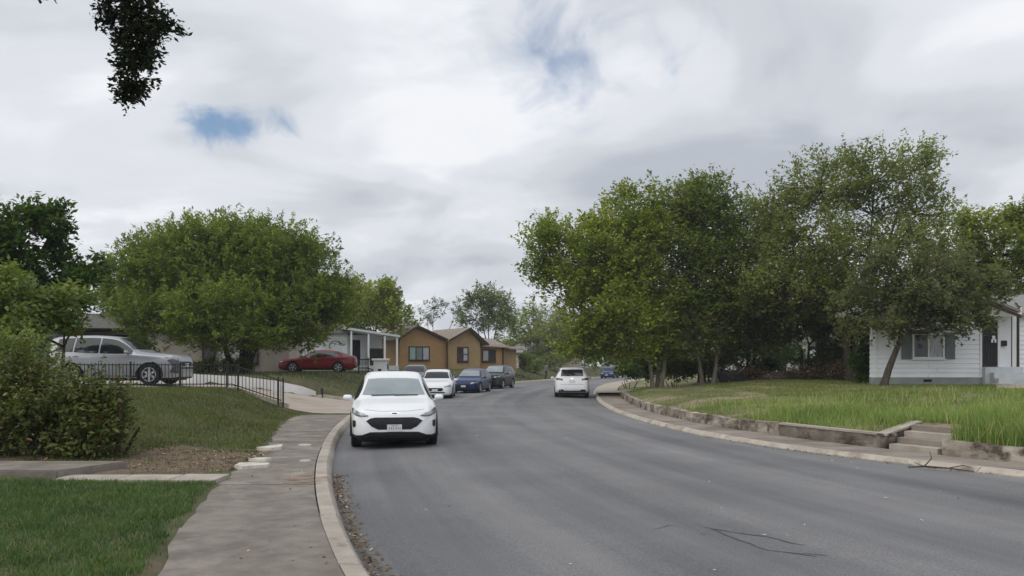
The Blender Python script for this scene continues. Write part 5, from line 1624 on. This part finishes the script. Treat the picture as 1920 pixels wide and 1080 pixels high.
back_tree('yellowish tree behind the white porch house', 700, 580, 690, 76, [ell(690, 590, 55, 55, 76), ell(740, 585, 30, 40, 77), ell(650, 570, 40, 45, 78), ell(710, 555, 38, 30, 77)], 'yellowgreen', 14000, 61)
back_tree('tree with olive leaves between the white and brown houses', 640, 580, 690, 90, [ell(620, 570, 60, 50, 90), ell(760, 610, 26, 30, 92), ell(700, 600, 50, 40, 92)], 'olive', 9000, 62)
back_tree('open airy tree standing right behind the brown house', 915, 580, 680, 108, [ell(915, 578, 40, 34, 108), ell(935, 590, 30, 40, 108), ell(890, 600, 30, 30, 109), ell(900, 555, 22, 16, 108)], 'far', 9000, 63, spray=1.3)
back_tree('thin haze-greyed tree far behind the brown house roof', 810, 580, 680, 150, [ell(812, 578, 24, 16, 150), ell(800, 595, 18, 12, 150), ell(860, 580, 16, 22, 150)], 'hazed', 1400, 64, leaf=(.4, .2))
back_tree('light green tree where the street disappears', 1000, 620, 690, 125, [ell(1000, 610, 42, 40, 125), ell(970, 630, 40, 35, 126), ell(1040, 610, 40, 50, 125)], 'yellowgreen', 9000, 65, leaf=(.36, .18))
back_tree('dim olive tree beyond the bend left of the white suv', 1030, 650, 692, 112, [ell(1030, 640, 40, 40, 112), ell(1065, 630, 36, 46, 114), ell(1000, 655, 30, 24, 112)], 'olive', 9000, 66)
back_tree('dark tree closing the street beyond the far blue car', 1140, 650, 690, 135, [ell(1120, 650, 60, 40, 135), ell(1180, 640, 50, 50, 136), ell(1090, 620, 40, 40, 136)], 'mid', 8000, 67, leaf=(.4, .2))
for i, (x, y, rx, ry, Y, lb) in enumerate(((985, 680, 18, 14, 88, 'round dark bush at the corner of the brown house'), (1045, 676, 30, 22, 104, 'dark bush behind the walking person'), (1000, 684, 22, 12, 96, 'low bush between the brown house and the person'))):
    p = at(x, y, Y)
    bush('garden_bush', lb, (p.x, p.y, zl(p.x, p.y)), [ell(x, y, rx, ry, Y)], LF['mid'], (0.2, 0.1), 2500, 20, 70 + i, 'far yard bushes', per=10, spray=.35, rad=.18, hollow=.2)

# right hand group
b = (7.6, 43.2, zr(7.6, 43.2))
tree('street_tree', 'yellow green tree overhanging the street, leftmost of the right hand trees', b,
     [(0, 0, 0, -.4, .1, 3.0), (.45, .2, 0, .9, .3, 3.2)],
     [ell(1090, 500, 80, 75, 44), ell(1030, 470, 55, 50, 44), ell(1160, 470, 80, 80, 44.5), ell(1130, 570, 80, 60, 43), ell(1020, 540, 36, 50, 44.5, w=.8), ell(1180, 620, 70, 45, 42.5), ell(1110, 635, 46, 38, 43), ell(1170, 400, 50, 42, 45), ell(1235, 450, 60, 60, 45.5), ell(1200, 540, 70, 60, 44), ell(1095, 660, 46, 22, 43), ell(1190, 655, 50, 26, 43)],
     LF['yellowgreen'], (0.18, 0.10), 72000, 230, 14, .10, 'bark_pale', per=20, spray=.95, rad=.19, upb=.3, lump_r=.34)
b = (11.0, 45.0, zr(11.0, 45.0))
tree('street_tree', 'mid green tree with two slim pale trunks in the middle of the right hand trees', b,
     [(-.3, 0, 0, -.6, .2, 3.4), (.25, -.1, 0, .9, .1, 3.6), (-3.0, -.8, -.1, -2.6, -.3, 3.3)],
     [ell(1290, 430, 90, 75, 46), ell(1340, 400, 70, 60, 46), ell(1260, 380, 55, 40, 46), ell(1240, 520, 90, 75, 45), ell(1350, 520, 90, 80, 46), ell(1290, 610, 100, 55, 45), ell(1220, 640, 55, 40, 44), ell(1400, 440, 60, 60, 47), ell(1410, 560, 60, 60, 46), ell(1300, 648, 80, 28, 46), ell(1420, 640, 70, 34, 47)],
     LF['mid'], (0.18, 0.10), 80000, 250, 15, .11, 'bark_pale', per=20, spray=1.0, rad=.19, upb=.4, lump_r=.36)
b = (18.0, 42.5, zr(18.0, 42.5))
tree('tall_tree', 'tallest sparse olive tree with dark forking limbs beside the grey house', b,
     [(0, 0, 0, -.3, 0, 3.6), (.25, .2, 0, .8, .4, 4.6)],
     [ell(1540, 360, 85, 62, 43), ell(1640, 340, 80, 60, 43), ell(1710, 320, 42, 45, 44), ell(1480, 400, 70, 55, 44), ell(1720, 400, 60, 50, 43.5), ell(1560, 470, 100, 55, 42, w=5), ell(1670, 460, 90, 50, 43, w=4), ell(1450, 480, 60, 60, 43), ell(1760, 470, 55, 60, 44, w=1.8), ell(1480, 560, 90, 55, 42, w=6), ell(1590, 560, 80, 50, 42, w=5)],
     LF['olive'], (0.17, 0.085), 64000, 270, 16, .18, 'bark', per=18, spray=1.1, rad=.17, upb=.75, outb=.5, hollow=.3, twig=.026, lump_r=.36)
b = (15.3, 33.0, zr(15.3, 33.0))
tree('leaning_tree', 'leaning tree with a curved dark trunk in front of the grey house window', b,
     [(0, 0, 0, .85, .1, 2.2)],
     [ell(1720, 560, 70, 46, 33), ell(1790, 560, 62, 44, 32.8), ell(1830, 590, 40, 26, 32.5), ell(1670, 580, 46, 40, 33), ell(1760, 500, 60, 44, 33.5), ell(1690, 510, 50, 46, 33.5), ell(1780, 610, 40, 20, 32.5, w=.5), ell(1665, 625, 18, 28, 33, w=.25), ell(1850, 540, 36, 40, 33, w=.9), ell(1640, 530, 44, 44, 34), ell(1600, 590, 40, 50, 34.5)],
     LF['greydark'], (0.15, 0.075), 24000, 150, 17, .13, 'bark', per=13, spray=.6, rad=.15, upb=.05, hollow=.25, lump_r=.24)
b = (30.0, 47.0, .9)
tree('background_tree', 'yellowish tree rising behind the grey house roof at the right edge', b, [(0, 0, 0, 0, 0, 3.0)],
     [ell(1880, 480, 70, 60, 47), ell(1930, 440, 60, 60, 47), ell(1850, 530, 50, 40, 47), ell(1960, 520, 80, 60, 47), ell(1840, 450, 40, 40, 47), ell(1800, 500, 44, 55, 48), ell(1790, 440, 26, 40, 48, w=.6)],
     LF['yellowgreen'], (0.22, 0.11), 30000, 100, 18, .2, group='background trees', per=16, spray=.8, rad=.22)
under = [(1400, 590, 90, 70, 49, 'dense dark understorey tree between the middle and tallest right hand trees'), (1500, 560, 90, 80, 47, 'dense olive understorey tree in front of the tallest tree'), (1230, 610, 70, 60, 50, 'dark understorey tree behind the slim pale trunks'), (1590, 610, 60, 60, 46, 'dark understorey tree left of the grey house corner'), (1310, 560, 80, 70, 52, 'shaded understorey tree behind the middle trunks')]
for i, (x, y, rx, ry, Y, lb) in enumerate(under):
    p = at(x, 700, Y)
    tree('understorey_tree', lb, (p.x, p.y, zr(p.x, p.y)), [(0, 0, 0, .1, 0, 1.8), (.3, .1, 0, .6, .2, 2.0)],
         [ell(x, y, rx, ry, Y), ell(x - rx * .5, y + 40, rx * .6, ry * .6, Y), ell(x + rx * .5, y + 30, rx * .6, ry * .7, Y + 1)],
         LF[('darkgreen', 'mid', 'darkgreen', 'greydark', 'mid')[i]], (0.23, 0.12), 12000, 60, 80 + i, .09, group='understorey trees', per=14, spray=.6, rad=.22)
for i, (x, y, rx, ry, Y, lb) in enumerate(((1265, 690, 36, 26, 47, 'shady bush at the foot of the slim pale trunks'), (1440, 690, 50, 18, 50, 'low dark brush behind the log heap'), (1540, 690, 50, 24, 48, 'dark brush between the tallest tree and the log heap'), (1620, 680, 22, 34, 37, 'dark shrub against the corner of the grey house'), (1180, 695, 26, 16, 56, 'bush beside the pale driveway apron'), (1330, 690, 46, 26, 51, 'dark bush behind the overturned cart'), (1390, 668, 40, 30, 53, 'tall dark bush behind the overturned cart, nearer the house'), (1225, 680, 40, 34, 50, 'dense dark bush behind the leftmost trunks'), (1480, 672, 44, 26, 55, 'tall dark brush before the pale glimpsed house'), (1570, 665, 34, 34, 50, 'tall dark brush at the foot of the tallest tree'))):
    p = at(x, y, Y)
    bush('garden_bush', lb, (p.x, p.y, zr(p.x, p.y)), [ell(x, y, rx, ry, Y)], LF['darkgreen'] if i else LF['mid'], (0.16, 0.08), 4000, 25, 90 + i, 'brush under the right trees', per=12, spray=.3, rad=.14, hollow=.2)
for i, (x, y, rx, ry, Y, lb) in enumerate(((1400, 706, 46, 12, 47, 'dry brown brush heap beside the overturned cart'), (1500, 704, 56, 13, 47, 'dry brown brush heap in front of the logs'), (1590, 700, 36, 14, 44, 'dry reddish brush at the foot of the tallest tree'))):
    p = at(x, y, Y)
    bush('brush_heap', lb, (p.x, p.y, zr(p.x, p.y)), [ell(x, y, rx, ry, Y)], MT['litter'], (0.14, 0.05), 3000, 30, 190 + i, 'dry brush heaps', 'brush', per=12, spray=.5, rad=.12, hollow=.1)

# overhanging branch of the tree that stands left of the camera
b = (-7.5, 3.6, .2)
tree('overhanging_tree', 'backlit leafy branch hanging into the top left of the sky', b, [(0, 0, 0, 3.1, 5.5, 7.0)],
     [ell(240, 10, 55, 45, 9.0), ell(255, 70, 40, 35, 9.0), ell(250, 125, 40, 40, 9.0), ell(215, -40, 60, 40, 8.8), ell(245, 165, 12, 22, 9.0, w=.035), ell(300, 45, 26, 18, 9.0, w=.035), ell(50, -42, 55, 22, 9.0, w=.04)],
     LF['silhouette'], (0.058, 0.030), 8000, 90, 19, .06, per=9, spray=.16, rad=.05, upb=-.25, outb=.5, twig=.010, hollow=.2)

# far treeline closing the horizon
rng = np.random.default_rng(4)
n = 26000
ex = rng.uniform(-190, 200, n)
prof_h = 6.5 + 2.2 * np.sin(ex * .11) + 1.4 * np.sin(ex * .31 + 1) + rng.normal(size=n) * .7
P = np.stack([ex, 172 + rng.uniform(-6, 6, n) + 10 * np.sin(ex * .05), .3 + prof_h * rng.uniform(0, 1, n) ** .7], 1)
V, F = leaf_quads(P, 1.1, .7, rng)
tag(obj_np('treeline', V, F, LF['far']), 'far band of trees along the horizon', 'treeline', kind='stuff')

# ------------------------------------------------------------------ grass and litter
def scatter(n, x0, x1, y0, y1, zf, rng, keep=None):
    x = rng.uniform(x0, x1, n); y = rng.uniform(y0, y1, n)
    if keep is not None:
        k = keep(x, y); x, y = x[k], y[k]
    return np.stack([x, y, zf(x, y)], 1)


def vnoise(x, y, s, seed=0):
    """cheap smooth value noise"""
    r = np.random.default_rng(seed); T = r.random((64, 64))
    u, v = x * s + 100, y * s + 100
    i, j = np.floor(u).astype(int), np.floor(v).astype(int)
    f, g_ = sstep(u - i), sstep(v - j)
    a = T[i % 64, j % 64]; b_ = T[(i + 1) % 64, j % 64]; c = T[i % 64, (j + 1) % 64]; d = T[(i + 1) % 64, (j + 1) % 64]
    return a * (1 - f) * (1 - g_) + b_ * f * (1 - g_) + c * (1 - f) * g_ + d * f * g_


rng = np.random.default_rng(77)
path_gap = lambda x, y: ~((y > 11.02) & (y < 11.75) & (x > -6.5)) & ~((y > 11.3) & (y < 12.55) & (x < -5.9))
P = scatter(150000, -9.5, -1.5, 4.5, 11.1, zL, rng, lambda x, y: (x < SXf(y) - .02 - .30 * vnoise(x, y, 2.0, 1) * rng.random(len(x)) ** .5) & (rng.random(len(x)) < .25 + 1.0 * vnoise(x, y, 3.0, 2)) & (x > -0.70 * y - 1.2))
blades('grass', P, .025, .075, .009, GR['near'], 1, 'short deep green lawn in the near left corner', lean=1.1)
P = scatter(120000, -13, -4.2, 11.6, 26.6, zL, rng, lambda x, y: (x < SXf(y) - .03 - .12 * vnoise(x, y, 1.5, 4)) & path_gap(x, y) & (rng.random(len(x)) < np.where((y < 15.5) & (vnoise(x, y, .7, 9) < .68), .10, .3 + .9 * vnoise(x, y, 1.4, 3))))
blades('grass', P, .03, .09, .014, GR['mound'], 2, 'thin grass and dry patches on the mound below the black fence', lean=1.0)
P = scatter(60000, -24, 6, 37.6, 100, zL, rng, lambda x, y: (x < LK(y) - .35) & (x > LK(y) - 14))
blades('grass', P, .05, .14, .035, GR['mound'], 3, 'grass slope and verge before the red car and brown house', lean=.9)
P = scatter(190000, 5.2, 27, 13.0, 46, zR, rng, lambda x, y: (x > WX(y) + .2) & ~in_steps(x, y, .1) & (x < .62 * y + 2) & (rng.random(len(x)) < np.clip(1.7 * vnoise(x, y, .8, 5) - .15, .08, 1)) & ~((y > 22) & (x - WX(y) < 4.5) & (vnoise(x, y, .6, 6) < .74) & (rng.random(len(x)) < .85)))
blades('grass', P, .03, .09, .020, GR['yard'], 4, 'uneven green yard grass before the grey house', lean=.8)
# tall weeds behind the wall: thick by the steps, thinner to the left
def weedkeep(x, y):
    d = x - WX(y)
    right = (y < 18.4) & (d > .08) & (d < 6.5)
    left = (y >= 15.5) & (d > .22) & (d < 2.2 + 2.0 * vnoise(x, y, .4, 8)) & (y < 26)
    back = (d > 3) & (y < 26)
    pr = np.where(right & (x > 8.0), .9, np.where(left, .42 * (y < 21.5) + .10, np.where(back, .05, 0))) * (.35 + .9 * vnoise(x, y, .9, 7))
    return (rng.random(len(x)) < pr) & ~in_steps(x, y, .12) & (x < .66 * y + 1.5)
P = scatter(150000, 5.4, 17, 10.5, 26, zR, rng, weedkeep)
hgt = np.where(P[:, 0] > 8.3, 1.0, .62)
for nm, k, h0, h1, sd, lb in (('tall_grass', (P[:, 1] - .55 * (P[:, 0] - 8.2) < 16.0), .25, .58, 5, 'tall pale green weeds spilling over the wall beyond the steps'), ('tall_grass', (P[:, 1] - .55 * (P[:, 0] - 8.2) >= 16.0), .08, .30, 6, 'knee high weeds along the inside of the low wall')):
    if k.any(): blades(nm, P[k], h0, h1, .020, GR['weed'], sd, lb, lean=.55)
# bare dirt by the hedge, its rim sinking into the lawn
gx_, gy_ = np.meshgrid(np.linspace(-8.6, -4.4, 60), np.linspace(11.75, 16.2, 60))
nz = vnoise(gx_, gy_, 1.1, 12) * .6 + vnoise(gx_, gy_, 3.1, 13) * .4
rim = np.sqrt(((gx_ + 6.4) / 2.0) ** 2 + ((gy_ - 13.3) / 1.9) ** 2) + (nz - .5) * .9
zz_ = zL(gx_, gy_) + .014 - .09 * np.clip(rim - .82, -.02, 1) - .25 * np.clip(gx_ - SXf(gy_) + .12, 0, 1)
V = np.stack([gx_, gy_, zz_], -1).reshape(-1, 3)
ii = (np.arange(59)[:, None] * 60 + np.arange(59)[None, :]).ravel()
tag(obj_np('bare_ground', V, np.stack([ii, ii + 1, ii + 61, ii + 60], 1), MT['dirt'], None, True), kind='structure')
# leaf litter: gutters, sidewalk edge, dirt
def litter_pts(n, fn):
    return np.array([fn() for _ in range(n)])
rr = np.random.default_rng(31)
def gut():
    y = rr.uniform(4.5, 13); d = abs(rr.normal()) * .10
    return (float(LK(y)) + .02 + d, y, .012 + .02 * rr.random())
def gutr():
    y = rr.uniform(11, 20); d = abs(rr.normal()) * .14
    return (float(RK(y)) - .02 - d, y, .012 + .02 * rr.random())
def dirt():
    x = rr.uniform(-8.2, -4.5); y = rr.uniform(12.3, 15.2)
    return (x, y, float(zL(x, y)) + .02 * rr.random())
def swk():
    y = rr.uniform(6, 25); x = rr.uniform(float(SXf(y)), float(LK(y)) - .3)
    return (x, y, .156 + .008 * rr.random())
for lb, fn, n, l in (('brown leaf litter along the near kerb gutter', gut, 900, .045), ('leaf litter in the gutter below the garden steps', gutr, 260, .05), ('brown fallen leaves on the bare dirt by the hedge', dirt, 3800, .06), ('scattered leaf bits on the near sidewalk', swk, 120, .03)):
    P = litter_pts(n, fn)
    V, F = leaf_quads(P, l, l * .6, rr, up=2.5)
    tag(obj_np('litter', V, F, MT['litter']), lb, 'litter', kind='stuff')
P = []
for _ in range(42):
    y = 6 + 16 * rr.random() ** 1.5; a, b_ = float(LK(y)), float(RK(y)); x = rr.uniform(a + .3, b_ - .2)
    P.append((x, y, road_z(x, y) + .008))
V, F = leaf_quads(np.array(P), .045, .03, rr, up=6)
tag(obj_np('litter', V, F, MT['paper']), 'pale bits of litter dotted over the asphalt', 'litter', kind='stuff')

# ------------------------------------------------------------------ thin humid air
bm = bmesh.new(); bm_box(bm, (0, 525, 8.0), (1840, 1390, 18.4))
hm = bpy.data.materials.new('humid air'); hm.use_nodes = True
ht = hm.node_tree; ht.nodes.clear()
pv_ = N(ht, 'ShaderNodeVolumePrincipled', inp={'Color': (0.86, 0.90, 0.96, 1), 'Density': 0.0005, 'Anisotropy': 0.1})
ho_ = N(ht, 'ShaderNodeOutputMaterial'); ht.links.new(pv_.outputs[0], ho_.inputs['Volume'])
tag(obj_bm('haze', bm, hm), 'thin pale haze softening the far trees and houses', 'haze', kind='stuff')
